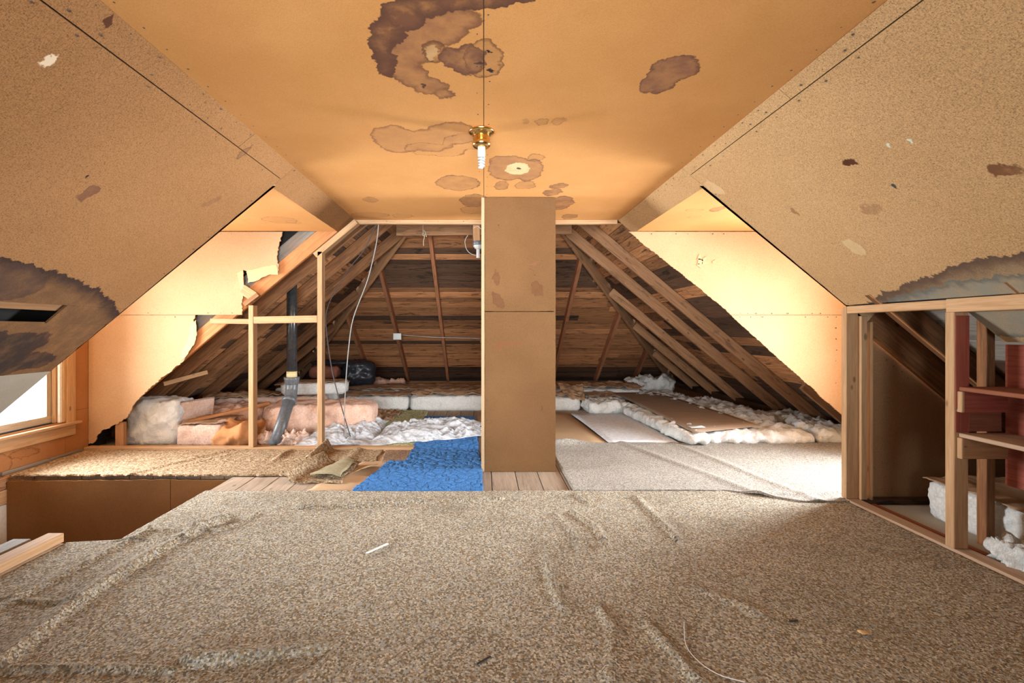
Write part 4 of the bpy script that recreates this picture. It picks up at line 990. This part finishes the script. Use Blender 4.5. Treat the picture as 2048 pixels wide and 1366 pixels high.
# ---- attic lampholder at the column
lh = empty('lamp_holder', pp(954, 480, 197), 'old porcelain bulb holder with loose wires beside the column top', 'lamp')
sL = 205.0
bx('mount_block', pp(946, 482, sL), pp(960, 450, sL)+V((0, .04, 0)), M_['studdk'], lh)
lathe('box', [(.045, 0), (.048, .01), (.048, .035), (.04, .037)], pp(955, 489, sL)+V((0, .03, 0)), M_['pvc'], lh)
lathe('socket', [(.012, -.03), (.03, -.02), (.046, 0), (.048, .01), (.04, .014)], pp(956, 492, sL)+V((0, .03, 0)), M_['porc'], lh)
tube('bulb', [pp(956, 494, sL)+V((0, .03, 0)), pp(956, 504, sL)+V((0, .03, 0)), pp(956, 515, sL)+V((0, .03, 0))], .017, M_['porc'], lh, 12)
tube('wire', [pp(936, 470, sL), pp(930, 482, sL), pp(933, 498, sL), pp(941, 507, sL), pp(952, 511, sL)], .003, M_['cable'], lh, 6)
tube('wire', [pp(941, 450, sL), pp(942, 462, sL), pp(946, 475, sL), pp(946, 488, sL)], .003, M_['cabled'], lh, 6)
tube('wire', [pp(948, 456, sL), pp(955, 452, sL), pp(962, 458, sL)], .003, M_['porc'], lh, 6)
# ---- rope
rp = empty('rope', pp(848, 452, 157), 'short knotted rope hanging from the collar tie', 'rope')
tube('strand', [pp(846, 450, 158), pp(846, 462, 158), pp(849, 472, 158), pp(847, 482, 158), pp(847, 492, 158)], .005, M_['rope'], rp, 6)
tube('loop', [pp(847, 460, 158), pp(851, 466, 157), pp(848, 472, 157), pp(845, 468, 157), pp(849, 462, 157), pp(853, 474, 157)], .006, M_['rope'], rp, 6)

# ---- ceiling light
Yl = F*1.133/(CY-262); cl = V(((963-CX)/(F/Yl), Yl, ZC))
li = empty('ceiling_light', cl, 'round brass ceiling light fitting holding a small white spiral bulb', 'ceiling light')
lathe('canopy', [(.072, -.001), (.076, -.006), (.070, -.012), (.060, -.018), (.052, -.02), (.05, -.03)], cl, M_['brass'], li, 40)
lathe('ring', [(.046, -.03), (.048, -.034), (.048, -.062), (.054, -.068), (.053, -.082), (.044, -.092), (.03, -.096)], cl, M_['brass'], li, 40)
lathe('socket', [(.02, -.09), (.022, -.094), (.023, -.115), (.022, -.142), (.018, -.15)], cl, M_['porc'], li, 24)
hx = []
for k in range(60):
    t = k/59; a = t*math.pi*2*3.5
    hx.append(cl+V((math.cos(a)*.017*(1-.25*t), math.sin(a)*.017*(1-.25*t), -.152-.055*t)))
tube('bulb', hx, .0065, M_['bulb'], li, 8, False)
lathe('bulb_core', [(.006, -.148), (.012, -.16), (.012, -.205), (.008, -.213), (.002, -.216)], cl, M_['porc'], li, 16)

# ---- stair edge lumber
o = board('plank', (-2.41, 2.62, .035), (-2.41, 1.4, .035), .09, .05, M_['stud']); o.name = 'lumber'; tag(o, 'pale sawn lumber length lying along the edge of the stair opening', 'lumber')
o = board('lumber', (-2.56, 2.58, .025), (-2.56, 1.4, .025), .10, .04, M_['graywood']); tag(o, 'grey weathered board beside the pale lumber at the stair opening', 'lumber')
o = board('white_strip', (-2.35, 2.605, .004), (-2.35, 1.4, .004), .06, .008, M_['whitep']); tag(o, 'white painted strip under the pale lumber beside the carpet', 'board')
# ---- bits on the carpet
a, b_ = fl(733, 1106, .03), fl(776, 1087, .03)
o = board('paper_strip', a, b_, .016, .003, M_['paper']); tag(o, 'thin white strip of paper on the brown carpet', 'paper')
p = fl(965, 1322, .02); o = board('wire_scrap', p+V((-.02, -.02, .003)), p+V((.03, .02, .003)), .008, .005, M_['black']); tag(o, 'short black scrap on the foreground carpet', 'scrap')
p = fl(1588, 1244, .02); o = board('wood_chip', p+V((-.02, 0, .003)), p+V((.02, .005, .003)), .008, .006, M_['black']); tag(o, 'tiny dark chip on the shaded carpet', 'scrap')
p = fl(1730, 1268, .02); o = sheet('leaf_scrap', [p+V((-.02, -.01, .004)), p+V((.02, -.01, .004)), p+V((.02, .015, .004)), p+V((-.02, .015, .004))], 4, 4, M_['core'], crumple(.006, 40, 2), thick=.002, edge=.004); tag(o, 'small ochre crumb on the shaded carpet near the knee wall', 'scrap')
th = [fl(1368, 1245, .022), fl(1372, 1290, .022), fl(1400, 1325, .022), fl(1440, 1350, .022), fl(1490, 1364, .022)]
o = tube('thread', th, .0016, M_['paper'], None, 5); tag(o, 'long pale thread lying on the foreground carpet', 'thread')

# ---- closet insulation
o = ins('insulation_batt', (3.16, 2.42, .0), (.60, 1.22, .235), 'wool', 'thick white insulation batt with brown paper inside the knee wall closet', seed=61, amp=.012, cell=.02, pw=12, fq=14)
sheet('paper_facing', [(2.85, 1.82, .245), (3.45, 1.82, .245), (3.45, 3.02, .245), (2.85, 3.02, .245)], 30, 50, M_['kraft'], crumple(.022, 5, 2), o, thick=.006, edge=.02)
ins('insulation_fluff', (2.735, 2.32, -.0), (.20, .26, .12), 'wool', 'grey white fluff on the closet floor beside the bottom plate', seed=62, amp=.06, cell=.014, fq=18)
o = bx('grey_board', (2.70, 2.0, .0), (3.9, 3.19, .003), M_['grey']); tag(o, 'dusty grey floor sheet inside the closet', 'board')
